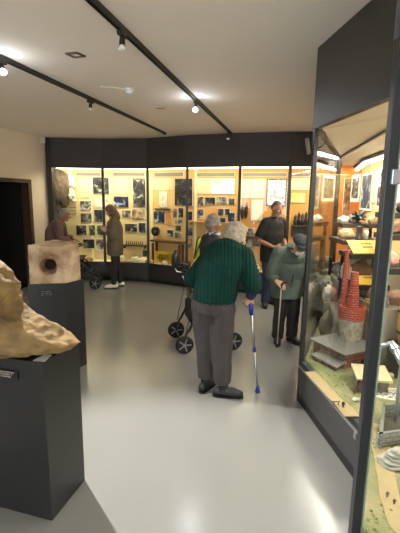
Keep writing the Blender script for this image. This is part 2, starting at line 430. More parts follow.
class Wall:
    """a vertical plane the pictures hang on; rect() puts a picture column/row on it"""
    def __init__(s, a, c, out=.0):
        s.d = V((c.x-a.x, c.y-a.y, 0)).normalized(); s.n = V((s.d.y, -s.d.x, 0)); s.a = V((a.x, a.y, 0)) + s.n*out
        s.rot = Matrix((s.d, -s.n, V((0, 0, 1)))).transposed()
    def pt(s, x, y): return atplane(x, y, s.a, s.n)
BW = [Wall(PV[i], PV[i+1]) for i in range(6)]
PIC = dict(
    bw=picture_mat('print_black_white', [(14, 14, 16), (34, 34, 36), (84, 82, 78), (205, 202, 190)], 10),
    dark=picture_mat('print_dark', [(8, 10, 12), (18, 22, 24), (40, 46, 44), (150, 150, 140)], 9),
    green=picture_mat('print_green', [(8, 18, 8), (22, 40, 18), (60, 84, 40), (180, 180, 140)], 9),
    blue=picture_mat('print_blue', [(10, 14, 40), (24, 36, 80), (40, 54, 70), (190, 200, 210)], 9),
    pale=picture_mat('print_pale', [(190, 184, 166), (214, 208, 190), (232, 228, 212), (240, 236, 224)], 12),
    grey=picture_mat('print_grey', [(40, 40, 38), (90, 88, 82), (140, 136, 126), (214, 208, 196)], 12),
    red=picture_mat('print_red_white', [(120, 34, 30), (60, 40, 36), (200, 196, 190), (240, 236, 230)], 8),
    orange=picture_mat('print_orange', [(176, 96, 44), (204, 126, 64), (214, 144, 82), (226, 176, 120)], 8),
    map=picture_mat('print_map', [(150, 180, 226), (214, 228, 250), (232, 240, 255), (236, 236, 244), (226, 210, 120)], 4),
    engr=picture_mat('print_engraving', [(84, 88, 92), (160, 166, 170), (214, 218, 220), (240, 242, 242)], 13),
    text=M('print_text', (222, 208, 166), .7, var=.04, scale=60, kind='wave', rgb2=(206, 190, 146), stretch=(.01, .01, 1)),
    lime=picture_mat('print_lime', [(150, 176, 70), (186, 206, 96), (206, 220, 120), (236, 238, 190)], 6),
    heading=M('heading_strip', (140, 132, 118), .6, var=.12, scale=40),
    portrait=picture_mat('print_portrait', [(196, 170, 124), (216, 200, 160), (226, 212, 180), (236, 226, 200)], 6),
    sepia=picture_mat('print_sepia', [(70, 52, 40), (120, 96, 70), (170, 146, 112), (220, 204, 172)], 9),
)
MOUNT = {'w': M('mount_white', (234, 228, 208), .6, var=.02), 'k': M('mount_black', (34, 32, 30), .5, var=.05), 'b': M('mount_wood', (120, 84, 50), .5, var=.15)}
def hang(wl, x0, y0, x1, y1, kind, label, mount='w', name='photo_print', cat='photo', th=.012, border=.005, group=None):
    a, c = wl.pt(x0, y0), wl.pt(x1, y1)
    w = abs((c-a).dot(wl.d)); h = abs(a.z-c.z); ctr = (a+c)/2
    t = thing(name, label, cat, ctr + wl.n*.001, 0, group)
    b = BM(); box(b, ctr+wl.n*(th/2+.001), (w, th, h), wl.rot); part('mount', b, MOUNT[mount], t)
    b = BM(); box(b, ctr+wl.n*(th+.002), (w-2*border, .003, h-2*border), wl.rot); part('picture', b, PIC[kind], t)
    return t
# bay, x0, y0, x1, y1, look, label
PR = [
 (0, 92.5, 177, 109.5, 194, 'bw', 'black and white photo of pale crossed timbers, top right of the first bay'),
 (0, 80, 200.7, 91.5, 210.5, 'bw', 'small dark photo beside the hanging rock, highest of the left column in the first bay'),
 (0, 94.5, 198, 109, 207.5, 'pale', 'pale faded print directly below the crossed timbers photo'),
 (0, 80.7, 213, 92, 222, 'bw', 'small photo with a bright white patch over the stooping man'),
 (0, 94, 209.5, 103, 222, 'dark', 'dark upright photo touching the first post, above the long haired woman hands'),
 (0, 76, 225, 87, 235.5, 'dark', 'dark print just right of the stooping man shoulder'),
 (0, 89, 225, 95.6, 235.5, 'green', 'narrow green photo in the first bay'),
 (0, 97, 225, 104.5, 235.5, 'green', 'green print left of the first post beside the narrow green photo'),
 (0, 83, 239, 95, 248.5, 'dark', 'lowest dark print in the first bay, over the walker'),
 (0, 96, 238.5, 104, 250, 'red', 'red and white print low in the first bay'),
 (1, 113.5, 196, 129, 207.5, 'blue', 'dark blue landscape photo over the long haired woman head'),
 (1, 132.7, 178, 146, 207.8, 'bw', 'tall portrait poster of a dark figure among white rock, left of the second post'),
 (1, 122, 210, 131, 217.5, 'grey', 'small grey landscape photo right of the long haired woman head'),
 (1, 132, 208.6, 145, 220, 'sepia', 'sepia print below the tall portrait poster'),
 (1, 125, 223.5, 137.5, 232, 'bw', 'landscape photo at the shoulder of the long haired woman'),
 (1, 138.7, 222.5, 146, 233, 'blue', 'bluish print next to the second post above the tool rack'),
 (2, 159.5, 191.5, 167.5, 207.5, 'pale', 'pale upright print of small figures in the middle of the third bay'),
 (2, 154, 211, 165, 223, 'blue', 'blue and white photo under the long dark caption in the third bay'),
 (2, 166, 211, 172.5, 225, 'orange', 'orange upright print in the third bay'),
 (2, 173.5, 208, 178, 218, 'sepia', 'little brown print right of the orange print'),
 (2, 178.7, 207.5, 184, 217.5, 'dark', 'dark upright print hanging below the big dark green poster'),
 (2, 175, 178.5, 192.8, 206, 'dark', 'big dark green poster of figures behind the third post'),
 (2, 175.5, 219, 183, 224, 'bw', 'thin dark landscape print near the third post, above its row of two small prints'),
 (2, 175.5, 225, 181.5, 231, 'bw', 'small square black and white print, left of the third post in its middle row'),
 (2, 167.4, 229.5, 173.6, 237, 'bw', 'small print right of the round dark wheel model'),
 (2, 175, 232, 182, 238.5, 'grey', 'grey print just above the brown table top near the third post'),
 (3, 186.5, 211, 192.8, 220.5, 'dark', 'dark print right of the third post at the height of heads'),
 (3, 186.5, 227, 193, 236, 'dark', 'lower dark print right of the third post'),
 (3, 198, 196.5, 204, 206, 'bw', 'upright black and white print, first of the row under the white map'),
 (3, 205.2, 197, 215.5, 205, 'dark', 'dark landscape print, second of the row under the white map'),
 (3, 217, 196.5, 227.5, 204.5, 'grey', 'grey landscape print, third of the row under the white map'),
 (3, 229, 198, 235, 205, 'bw', 'last print of the row under the white map, touching the fourth post'),
 (3, 197.5, 209, 204, 219, 'grey', 'grey print left of the grey haired head'),
 (3, 218, 208.5, 224, 216, 'bw', 'square print right above the grey haired head'),
 (3, 225, 208.5, 230, 215.5, 'dark', 'little dark print right of the square print above the grey haired head'),
 (3, 219.5, 217.5, 226, 224, 'dark', 'small dark print between the grey haired and the white haired heads'),
 (3, 228, 212.5, 235, 222, 'blue', 'blue grey print low beside the fourth post'),
 (3, 187, 238, 193, 248, 'sepia', 'brown print low between the third post and the yellow vest'),
 (4, 252, 200.5, 262, 220.5, 'portrait', 'faded oval portrait print left of the man in black'),
 (4, 247, 228, 255, 235, 'grey', 'grey print above the dark ledge near the man in black'),
 (4, 246, 239, 251.5, 247, 'pale', 'pale print left of the two under the dark ledge'),
 (4, 253, 239, 260, 247, 'grey', 'grey print right of the two under the dark ledge'),
]
for r in PR: hang(BW[r[0]], *r[1:])
hang(BW[3], 212, 178.7, 234.5, 194.4, 'map', 'large white map sheet with yellow and blue markings, left of the fourth post', name='wall_map', cat='map')
hang(BW[4], 267, 178.7, 285.8, 206.5, 'engr', 'large white engraving poster of arched figures over the man in black', 'k', name='poster', cat='poster', border=.02)
hang(BW[5], 291, 192.5, 305, 203, 'lime', 'lime green board right of the fifth post', 'k', name='poster', cat='poster')
for i, (x0, x1, y0) in enumerate(((76, 101, 172.3), (113, 145, 172.4), (154.5, 184, 172.6), (197, 235, 172.6), (243, 287, 172.6), (291, 310, 172.8))):
    hang(BW[i], x0, y0, x1, y0+4, 'heading', 'grey heading strip across the top of the %s bay of the far showcase' % ('first', 'second', 'third', 'fourth', 'fifth', 'sixth')[i], name='heading_strip', cat='heading strip', border=.006)
for i, x0, x1, y0, y1, lb in ((0, 80, 90, 179, 198, 'cream text sheet left of the crossed timbers photo'), (1, 112.5, 131, 178.5, 194, 'cream text sheet at the top of the second bay'),
        (2, 152.5, 173, 178.5, 190.5, 'tan text sheet at the top of the third bay'), (3, 197, 211, 178.5, 194, 'tan text sheet left of the white map'),
        (4, 241.5, 264, 179, 198, 'tan text sheet left of the engraving poster'), (5, 290.5, 309, 178, 190, 'tan text sheet above the lime green board')):
    hang(BW[i], x0, y0, x1, y1, 'text', lb, name='text_sheet', cat='text sheet', border=.004, th=.006)
# panel joints as light battens between the bays
for i, x in ((0, 91.7), (1, 111), (2, 152), (3, 195.5), (4, 239.5)):
    a, c = BW[i].pt(x-.6, 172), BW[i].pt(x+.6, 262)
    b = BM(); cc = (a+c)/2; box(b, cc+BW[i].n*.006, (.05, .01, HB-PZ-.05), BW[i].rot); part('batten', b, M('batten_cream', (246, 230, 176), .6, var=.03), bc)

# things standing or hanging in the back case
def onwall(wl, x, y, out=.08): return wl.pt(x, y) + wl.n*out
t = thing('hanging_rock', 'big grey brown slab of rock hanging in the left corner of the far showcase', 'rock', onwall(BW[0], 60, 190, .1))
q = t.location
b = BM(); lumps(b, q+V((.0, 0, -.02)), (.23, .1, .42), 3, .2, 1.4); bb = remesh(b, .014, 2, wrinkle(.02, 14, 6)); part('slab', bb, M('rock_grey_brown', (88, 74, 58), .8, var=.3, scale=5, bump=.5), t, smooth=True)
b = BM(); q2 = onwall(BW[0], 54, 207, .1); cyl(b, q2+V((-.06, 0, .1)), q2+V((.2, 0, .06)), .008); cyl(b, q2+V((0, .1, .1)), q2+V((0, 0, .1)), .008); part('bracket', b, BLACK, t)
t = thing('white_crystal', 'chain of knobbly white crystal lumps hung beside the grey brown rock slab', 'crystal', onwall(BW[0], 70, 185, .08)); q = t.location
b = BM()
for k, (x, y, r) in enumerate(((70.5, 172, .05), (72, 179, .06), (73, 185, .075), (72, 191, .06), (73, 196, .07), (75, 200, .05))):
    lumps(b, onwall(BW[0], x, y, .08), (r*1.1, r*.9, r*1.2), k, .4, 2.4)
part('lumps', remesh(b, .012, 2), M('crystal_white', (238, 226, 196), .5, var=.1, scale=12, bump=.4), t, smooth=True)
b = BM()
for k in range(3):
    q3 = onwall(BW[0], 76, 207.5+k*3.1, 0); cyl(b, q3, q3+BW[0].n*.12, .006)
    cyl(b, q3+BW[0].n*.12, q3+BW[0].n*.12+BW[0].d*-.1, .006)
part('peg', b, BLACK, t)
# wheel model
q = onwall(BW[2], 157.5, 231, .07)
t = thing('pulley_wheel', 'round dark pulley wheel with hub on the brown table in the third bay', 'wheel', q)
b = BM(); fr = frame(BW[2].n).to_4x4()
lathe(b, [(.07, -.02), (.095, -.02), (.095, -.008), (.082, 0), (.095, .008), (.095, .02), (.07, .02)], seg=28); bmesh.ops.transform(b, matrix=Matrix.Translation(q) @ fr, verts=b.verts[:]); part('rim', b, BLACK, t, smooth=True)
b = BM()
for k in range(6):
    a = k*PI/3; v = fr.to_3x3() @ V((math.cos(a), math.sin(a), 0)); cyl(b, q, q+v*.08, .01)
cyl(b, q-BW[2].n*.03, q+BW[2].n*.03, .03); part('hub_and_spokes', b, M('grey_iron', (96, 94, 96), .5, metal=.4), t)
# brown table with legs
a, c = BW[2].pt(155.5, 241), BW[2].pt(186, 241)
t = thing('wooden_table', 'narrow dark brown wooden table under the pictures of the third bay', 'table', ((a+c)/2).xy.to_3d()+V((0, 0, PZ)))
WOODD = M('wood_dark_brown', (84, 52, 34), .5, var=.2, scale=4, stretch=(1, 1, 6))
L_ = (c-a).length; ctr = (a+c)/2 + BW[2].n*.1; topz = a.z
b = BM(); box(b, ctr, (L_, .18, .035), BW[2].rot); part('table_top', b, WOODD, t, bevel=.004)
for s in (-1, 1):
    for s2 in (-1, 1):
        b = BM(); p = ctr+BW[2].d*s*(L_/2-.05)+BW[2].n*s2*.065; box(b, (p.x, p.y, (topz-.018+PZ)/2), (.035, .035, topz-.018-PZ), BW[2].rot); part('leg', b, WOODD, t)
# yellow sign with two lines
YEL = M('sign_yellow', (222, 178, 46), .6, var=.08)
INK = M('sign_ink', (70, 54, 24), .6, var=.05)
a, c = BW[2].pt(161, 249.5), BW[2].pt(179, 263)
ctr = (a+c)/2 + BW[2].n*.22; w = (c-a).dot(BW[2].d)*.97; h = abs(a.z-c.z)*.97
t = thing('yellow_sign', 'yellow painted sign with two faded lines under the brown table', 'sign', (ctr.x, ctr.y, PZ))
b = BM(); box(b, ctr, (w, .02, h), BW[2].rot); part('board', b, YEL, t, bevel=.003)
def glyphrow(b, c, d, n, rot, total, hgt, cnt, seed):
    rr = random.Random(seed); x = -total/2; cw = total/cnt
    for k in range(cnt):
        if rr.random() < .08: x += cw; continue
        w_ = cw*.62; m = c+d*(x+cw/2)+n*.012
        box(b, m-d*w_*.4, (cw*.2, .004, hgt), rot)
        for dz in rr.sample((-.42, 0, .42), 2): box(b, m+V((0, 0, hgt*dz)), (w_, .004, hgt*.18), rot)
        if rr.random() < .6: box(b, m+d*w_*.4, (cw*.2, .004, hgt), rot)
        x += cw
b = BM(); glyphrow(b, ctr+V((0, 0, h*.17)), BW[2].d, BW[2].n, BW[2].rot, w*.56, h*.17, 6, 2); glyphrow(b, ctr+V((0, 0, -h*.06)), BW[2].d, BW[2].n, BW[2].rot, w*.7, h*.17, 8, 3)
glyphrow(b, ctr+V((0, 0, -h*.28)), BW[2].d, BW[2].n, BW[2].rot, w*.5, h*.06, 14, 5)
part('lettering', b, INK, t)
# small caption rows
def simple(name, label, cat, bm, mat, group=None, smooth=False, bevel=0, loc=None):
    if loc is None:
        lo = min(v.co.z for v in bm.verts); xs = [v.co.x for v in bm.verts]; ys = [v.co.y for v in bm.verts]
        loc = V(((min(xs)+max(xs))/2, (min(ys)+max(ys))/2, lo))
    return tag(obj(name, bm, mat, None, loc=loc, smooth=smooth, bevel=bevel), label, cat, group)
a = BW[2].pt(163, 209.3); b = BM(); box(b, a+BW[2].n*.02, (.36, .03, .035), BW[2].rot); simple('caption_bar', 'long dark caption bar above the blue and white photo', 'caption', b, M('caption_dark', (70, 62, 54), .6))
# dark bottle shapes by the third post
BOT = M('dark_bottle', (40, 42, 48), .3, var=.1)
q = onwall(BW[2], 182, 262, .24); q.z = PZ
b = BM(); lathe(b, [(.075, 0), (.08, .02), (.08, .2), (.06, .24), (.035, .26), (.035, .3), (.02, .31), (.001, .31)], q); simple('miners_canister', 'black cylindrical canister on the case floor right of the yellow sign', 'canister', b, BOT, smooth=True)
# tool rack in bay two
a, c = BW[1].pt(124.5, 245), BW[1].pt(147, 245); ctr = (a+c)/2+BW[1].n*.08
t = thing('tool_rack', 'dark shelf rack in the second bay, carrying short upright tools', 'rack', ctr)
b = BM(); box(b, ctr, ((c-a).length, .16, .022), BW[1].rot); part('shelf', b, M('shelf_dark', (64, 54, 44), .5), t)
for s in (-.9, .9):
    b = BM(); box(b, ctr+BW[1].d*s*(c-a).length/2+V((0, 0, -.035))-BW[1].n*.02, (.02, .12, .05), BW[1].rot); part('bracket', b, BLACK, t)
for k in range(9):
    p = ctr+BW[1].d*((k-4)*.043); hh = .07+.02*random.random()
    b = BM(); lathe(b, [(.012, .0), (.014, hh*.5), (.009, hh*.6), (.011, hh), (.001, hh+.005)], (p.x, p.y, p.z+.011), 10)
    simple('drill_bit', 'short upright drill bit standing in the row on the dark rack', 'drill bit', b, M('tool_brown', (112, 84, 58), .5, metal=.3), 'drill bits on the dark rack')
# papers and books under the rack
for k, (x, y, w, h, lb, col) in enumerate(((124, 261, .2, .05, 'thick cream ledger lying at the left of the case floor in the second bay', (222, 204, 156)), (131, 261, .2, .035, 'brown edged book lying flat beside the cream ledger', (196, 160, 110)),
        (138.5, 261.5, .2, .045, 'pale grey book at the right of the floor books in the second bay', (200, 196, 170)))):
    q = onwall(BW[1], x, y, .25); t = thing('book', lb, 'book', (q.x, q.y, PZ))
    b = BM(); box(b, (q.x, q.y, PZ+h/2), (w-.01, .14, h-.012), BW[1].rot); part('pages', b, CARD, t)
    b = BM(); cm = M('book_cover_%d' % k, col, .6)
    for z in (.003, h-.003): box(b, (q.x, q.y, PZ+z), (w, .15, .006), BW[1].rot)
    box(b, V((q.x, q.y, PZ+h/2))-BW[1].n*-.073, (w, .006, h), BW[1].rot); part('cover', b, cm, t)
    if k != 1:
        b = BM(); lumps(b, (q.x+.01, q.y, PZ+h+.035), (.085, .05, .04), k+11, .35, 2, flat=.9)
        simple('mineral_sample', 'white mineral lump lying on the %s book in the second bay' % ('thick cream' if k == 0 else 'pale grey'), 'rock', b, M('mineral_white', (232, 222, 196), .7, var=.12, scale=9, bump=.3), smooth=True)
MINW = M('mineral_white', (232, 222, 196), .7, var=.12, scale=9, bump=.3); MINT = M('mineral_tan', (196, 168, 120), .7, var=.2, scale=9, bump=.3)
for bay, x, s, mm, lb in ((2, 151, .07, MINW, 'pale mineral lump on the case floor just right of the second post'), (2, 157, .06, MINT, 'tan mineral lump on the floor left of the yellow sign'), (2, 172, .055, MINW, 'white mineral lump in front of the yellow sign'),
        (0, 92, .07, MINT, 'tan mineral lump low in the first bay behind the walker'), (1, 145, .06, MINW, 'white mineral lump at the foot of the second post, left side'), (0, 83, .06, MINW, 'white mineral lump low in the first bay by the stooping man')):
    q = onwall(BW[bay], x, 263, .27); b = BM(); lumps(b, (q.x, q.y, PZ+s*.7), (s*1.3, s, s*.85), x, .35, 2, flat=.8); simple('mineral_sample', lb, 'rock', b, mm, smooth=True)
# yellow safety vest on a black stand
q = onwall(BW[3], 200.5, 255, .27); vp0 = aty(201, 238, q.y); vp1 = aty(201, 258, q.y)
t = thing('safety_vest', 'bright yellow safety vest with dark straps hung on a stand behind the green jumper', 'vest', (q.x, q.y, PZ))
HV = M('hi_vis_yellow', (226, 232, 40), .6, var=.06)
zt, zb = vp0.z, vp1.z-.02; b = BM(); d, n = BW[3].d, BW[3].n
loft(b, [(V((vp0.x, vp0.y, zb)), .115, .05, d, n), (V((vp0.x, vp0.y, (zb+zt)/2)), .095, .05, d, n), (V((vp0.x, vp0.y, zt-.03)), .07, .04, d, n), (V((vp0.x, vp0.y, zt)), .05, .02, d, n)], 16)
part('vest', b, HV, t, smooth=True)
for s in (-1, 1):
    b = BM(); tube(b, [V((vp0.x, vp0.y, zb))+d*s*.115+n*.045, V((vp0.x, vp0.y, zt-.03))+d*s*.055+n*.05, V((vp0.x, vp0.y, zt+.02))+d*s*.02+n*.02], .014); part('strap', b, BLACK, t)
b = BM(); tube(b, [V((vp0.x, vp0.y, zb+.04))-d*.1+n*.055, V((vp0.x, vp0.y, zt-.06))+d*.02+n*.06], .012); part('sash', b, BLACK, t)
b = BM(); cyl(b, (vp0.x, vp0.y, PZ+.01), (vp0.x, vp0.y, zb+.03), .012); lathe(b, [(.1, 0), (.1, .012), (.001, .015)], (vp0.x, vp0.y, PZ)); part('stand', b, BLACK, t)
# two long dark tools in bay five
TM = M('iron_dark', (58, 44, 36), .5, metal=.2, var=.2)
for (x0, y0, x1, y1, lb) in ((242.3, 204, 242, 219, 'left and shorter of the two dark pick blades hung in the fifth bay'), (247, 201.5, 246, 218.5, 'right and longer of the two dark pick blades hung in the fifth bay')):
    a, c = onwall(BW[4], x0, y0, .02), onwall(BW[4], x1, y1, .02); b = BM()
    tube(b, [a+(c-a)*f for f in (0, .12, .35, .6, .85, 1)], [.006, .016, .03, .034, .024, .008], 10); simple('pick_blade', lb, 'tool', b, TM, smooth=True)
# ledge in bay five with little objects
a, c = BW[4].pt(243, 236.5), BW[4].pt(262, 236.5); ctr = (a+c)/2+BW[4].n*.07
t = thing('wall_ledge', 'short dark ledge on the fifth bay left of the man in black', 'shelf', ctr)
b = BM(); box(b, ctr, ((c-a).length, .14, .02), BW[4].rot); part('board', b, M('shelf_dark', (64, 54, 44), .5), t)
for s in (-.7, .7):
    b = BM(); box(b, ctr+BW[4].d*s*.16+V((0, 0, -.03))-BW[4].n*.02, (.015, .09, .05), BW[4].rot); part('bracket', b, BLACK, t)
# gauge by the white haired head
q = onwall(BW[4], 244.5, 242, .1); t = thing('pressure_gauge', 'round black and white gauge beside the white haired head', 'gauge', q)
b = BM(); cyl(b, q-BW[4].n*.09, q+BW[4].n*.02, .06, seg=24); part('case', b, BLACK, t)
b = BM(); cyl(b, q+BW[4].n*.018, q+BW[4].n*.024, .045, seg=24); part('dial', b, CARD, t)
b = BM(); cyl(b, q+BW[4].n*.027, q+BW[4].n*.027+V((.02, 0, .025)), .004); part('needle', b, BLACK, t)
# model truck low in bay five, books near it
q = onwall(BW[4], 255, 262, .25); t = thing('model_vehicle', 'small cream model vehicle on the case floor left of the man in black', 'model vehicle', (q.x, q.y, PZ))
CREAM = M('model_cream', (228, 220, 190), .4)
b = BM(); box(b, (q.x, q.y, PZ+.075), (.22, .11, .05), BW[4].rot); box(b, V((q.x, q.y, PZ+.12))+BW[4].d*.02, (.13, .1, .05), BW[4].rot); part('body', b, CREAM, t, bevel=.015)
for s in (-.07, .07):
    for s2 in (-.05, .05):
        b = BM(); c_ = V((q.x, q.y, PZ+.035))+BW[4].d*s+BW[4].n*s2; cyl(b, c_-BW[4].n*.012, c_+BW[4].n*.012, .035, seg=16); part('wheel', b, RUB, t)
b = BM(); box(b, V((q.x, q.y, PZ+.125))+BW[4].d*.02, (.1, .104, .03), BW[4].rot); part('window_band', b, BOT, t)
q = onwall(BW[4], 261, 264, .3); b = BM(); box(b, (q.x, q.y, PZ+.02), (.16, .12, .04), BW[4].rot); simple('booklet', 'lime green booklet in front of the cream model vehicle', 'booklet', b, M('booklet_lime', (190, 200, 120), .5), bevel=.004)
# little things standing in rows over bays four and five floors
for k, (bay, x, sz, col, lb) in enumerate(((3, 190, .12, (70, 58, 50), 'dark tin box on the case floor right of the third post'), (3, 208, .1, (150, 140, 120), 'grey tin box behind the green jumper'), (4, 270, .12, (90, 70, 50), 'brown tin box on the case floor behind the man in black'),
        (5, 297, .13, (180, 150, 100), 'tan wooden box in the sixth bay behind the man in the flat cap'))):
    q = onwall(BW[bay], x, 262, .24); t = thing('tin_box', lb, 'box', (q.x, q.y, PZ))
    b = BM(); box(b, (q.x, q.y, PZ+sz*.4), (sz*1.5, sz, sz*.8), BW[bay].rot); part('body', b, M('tin_%d' % k, col, .5, var=.15), t, bevel=.005)
    b = BM(); box(b, (q.x, q.y, PZ+sz*.85), (sz*1.56, sz*1.06, sz*.12), BW[bay].rot); part('lid', b, M('tin_lid_%d' % k, tuple(int(c*.85) for c in col), .5), t, bevel=.004)
# shelf with four dark bottles in bay six
a, c = BW[5].pt(291.5, 225.5), BW[5].pt(309, 225.5); ctr = (a+c)/2+BW[5].n*.09
t = thing('bottle_shelf', 'dark shelf in the sixth bay carrying dark lamps', 'shelf', ctr)
b = BM(); box(b, ctr, ((c-a).length, .18, .025), BW[5].rot); part('board', b, M('shelf_dark', (64, 54, 44), .5), t)
b = BM(); box(b, ctr+V((0, 0, -.09)), ((c-a).length, .02, .15), BW[5].rot); part('front_board', b, CHAR2, t)
for k, (x, h) in enumerate(((294, .2), (297.5, .24), (301, .22), (304.5, .25))):
    p = BW[5].pt(x, 225)+BW[5].n*.09; p.z = ctr.z+.0125; b = BM()
    lathe(b, [(.03, 0), (.032, h*.35), (.02, h*.5), (.026, h*.6), (.026, h*.75), (.012, h*.9), (.001, h)], p, 14)
    simple('safety_lamp', 'slim dark miners lamp, %s from the left on the sixth bay shelf' % ('first', 'second', 'third', 'tallest and last')[k], 'lamp', b, BOT, 'lamps on the sixth bay shelf', smooth=True)
q = onwall(BW[5], 296.5, 233, .02); b = BM(); box(b, q, (.2, .02, .12), BW[5].rot); simple('picture_frame', 'white framed small picture just above the flat cap', 'picture', b, PIC['bw'])
# table leg fixed ledges of pale objects at mid height of bay four
a, c = BW[3].pt(187, 222.5), BW[3].pt(236, 222.5); ctr = (a+c)/2+BW[3].n*.05
t = thing('long_ledge', 'long thin tan ledge across the fourth bay behind the heads', 'shelf', ctr)
b = BM(); box(b, ctr, ((c-a).length, .1, .018), BW[3].rot); part('board', b, M('ledge_tan', (176, 132, 84), .5), t)
for s in (-.4, .4):
    b = BM(); box(b, ctr+BW[3].d*s*(c-a).length+V((0, 0, -.03)), (.015, .08, .05), BW[3].rot); part('bracket', b, M('ledge_tan', (176, 132, 84), .5), t)

# ------------------------------------------------------------------ pedestals and stones on the left
def plate(name, label, cat, corners, th, mat, textmat, rows, nrmv):
    pass
PED = M('pedestal_charcoal', (34, 34, 33), .42, var=.04)
pf, pr = V((-.755, 1.745)), V((-.672, 2.045))
rd = (pr-pf).normalized(); fd = V((-rd.y, rd.x))
t = thing('pedestal', 'near charcoal pedestal carrying the big yellowish boulder', 'pedestal', (pf.x-.3, pf.y+.25, 0))
b = BM(); prism(b, [pf, pr, pr+fd*.82, pf+fd*.82], 0, .88); part('body', b, PED, t, bevel=.003)
fn = -rd
pc = V((*(pf+fd*.235), .80))
prot = Matrix(((-fd).to_3d(), rd.to_3d(), V((0, 0, 1)))).transposed()
b = BM(); box(b, pc+fn.to_3d()*.006, (.19, .008, .042), prot); lp = part('label_plate', b, BLACK, t)
b = BM()
for k in range(3): glyphrow(b, pc+V((0, 0, .012-k*.012)), (-fd).to_3d(), fn.to_3d(), prot, .15-.02*k, .006, 18, k)
tb = part('lettering', b, M('plate_text', (170, 160, 150), .5), t)
# folded white card on its corner
t2 = thing('folded_card', 'white folded card on the corner of the near pedestal', 'card', atz(41, 360, .88))
b = BM(); q = [atz(x, y, .881) for x, y in ((32.5, 361.2), (45, 361.8), (52, 356.2), (44, 357.2))]
vs = [b.verts.new(p+V((0, 0, k))) for p, k in zip(q, (0, 0, .006, .008))]
b.faces.new(vs); bmesh.ops.solidify(b, geom=b.faces[:], thickness=.002); part('leaf', b, CARD, t2)
b = BM(); vs = [b.verts.new(p+V((0, 0, k))) for p, k in zip(q, (.004, .003, .010, .012))]; b.faces.new(vs); bmesh.ops.solidify(b, geom=b.faces[:], thickness=.0015); part('upper_leaf', b, CARD, t2)
# boulder on the near pedestal: wedge built as a thick slab following its outline
YROCK = M('boulder_yellow', (92, 70, 36), .85, var=.4, scale=7, bump=1, bscale=22, rgb2=(148, 120, 74), detail=12)
t = thing('boulder', 'big yellowish wedge shaped boulder tapering to a point on the near pedestal', 'rock', (pf.x-.3, pf.y+.2, .88))
Y0 = 1.88
ol = [(82, 342), (71, 350), (60, 351.5), (48, 347.5), (38, 352), (20, 354), (0, 356.5), (-40, 359), (-75, 350), (-90, 300), (-60, 262), (-30, 240), (-6, 255), (8, 268), (21, 282), (18.5, 290), (19, 300), (27, 307), (41, 316), (60, 328)]
pts = [aty(x, y, Y0) for x, y in ol]
minz = min(p.z for p in pts)
b = BM()
def blob(q, depth, bulge):
    n = len(q); c = sum(q, V((0, 0, 0)))/n
    lay = []
    for dy, k in ((-.17, .70), (-.10, .90), (0, 1), (.07, .95), (.15, .82), (.22, .6)):
        lay.append([b.verts.new(V((c.x+(p.x-c.x)*k-(.0 if dy < 0 else dy*.35), Y0+dy, max(.885, c.z+(p.z-c.z)*k-(.0 if dy < 0 else dy*.25))))) for p in q])
    for a, d in zip(lay, lay[1:]):
        for i in range(n): b.faces.new((a[i], a[(i+1) % n], d[(i+1) % n], d[i]))
    b.faces.new(lay[0][::-1]); b.faces.new(lay[-1])
blob(pts, .42, 0)
bmesh.ops.recalc_face_normals(b, faces=b.faces[:])
bb = remesh(b, .008, 3, lambda p: .014*noise.fractal(p*9, 1, 2, 5)+.007*noise.noise(V((p.x*14, p.y*14, p.z*45))))
for v in bb.verts:
    if v.co.z < .882: v.co.z = .882
part('stone', bb, YROCK, t, smooth=True)

# far pedestal
t = thing('pedestal', 'far charcoal pedestal carrying the drilled stone block', 'pedestal', (-1.35, 3.6, 0))
q = [V((-1.245, 3.47)), V((-1.13, 3.66)), V((-1.45, 3.86)), V((-1.56, 3.40))]
b = BM(); prism(b, q, 0, .88); part('body', b, M('pedestal_grey', (46, 47, 50), .42, var=.04), t, bevel=.003)
dq = (q[0]-q[3]).normalized(); nq = V((dq.y, -dq.x)); rq = Matrix((dq.to_3d(), (-nq).to_3d(), V((0, 0, 1)))).transposed()
pc = V((*(q[3]+(q[0]-q[3])*.47), .80)); pc = atplane(47, 293, (*q[0], 0), (*nq, 0))
b = BM(); box(b, pc+nq.to_3d()*.006, (.125, .008, .055), rq); part('label_plate', b, BLACK, t)
b = BM()
for k in range(3): glyphrow(b, pc+V((0, 0, .016-k*.016)), dq.to_3d(), nq.to_3d(), rq, .1, .008, 12, k+20)
part('lettering', b, M('plate_text_grey', (140, 138, 134), .5), t)
# stone block with a drilled hole
t = thing('stone_block', 'pinkish cream square stone block with a round drilled hole on the far pedestal', 'stone block', (-1.35, 3.6, .88))
SB = M('stone_cream', (142, 104, 72), .85, var=.25, scale=5, bump=1, bscale=16, rgb2=(224, 200, 166), detail=10)
b = BM()
qs = [V((-1.235, 3.475)), V((-1.15, 3.64)), V((-1.44, 3.82)), V((-1.548, 3.405))]
prism(b, qs, .88, 1.225, [1.215, 1.235, 1.25, 1.24])
bmesh.ops.recalc_face_normals(b, faces=b.faces[:])
b = remesh(b, .007, 1, lambda p: .007*noise.fractal(p*8, 1, 2, 4)+.004*noise.noise(p*45))
hc = atplane(48, 267.5, (*qs[0], 0), (*nq, 0)); hn = nq.to_3d()
for v in b.verts:
    if v.co.z < .884: v.co.z = .881
    r = v.co-hc; dep = r.dot(hn); rad = (r-hn*dep).length
    if abs(dep) < .06:
        R0 = .076*(1+.12*noise.noise(v.co*20))
        if rad < R0*1.9:
            k = min(1, max(0, (R0*1.9-rad)/(R0*.95))); v.co -= hn*(.025*k)
        if rad < R0:
            k = min(1, (R0-rad)/(R0*.22)); v.co -= hn*(.16*k)
o = part('block', b, SB, t, smooth=True)
b = BM(); p = hc-hn*.17; cyl(b, p, p+hn*.012, .05, seg=20); part('hole_dark_disc', b, M('hole_dark_disc', (52, 32, 22), .9, var=.3), t)  # dark brown disc at the back of the drilled hole
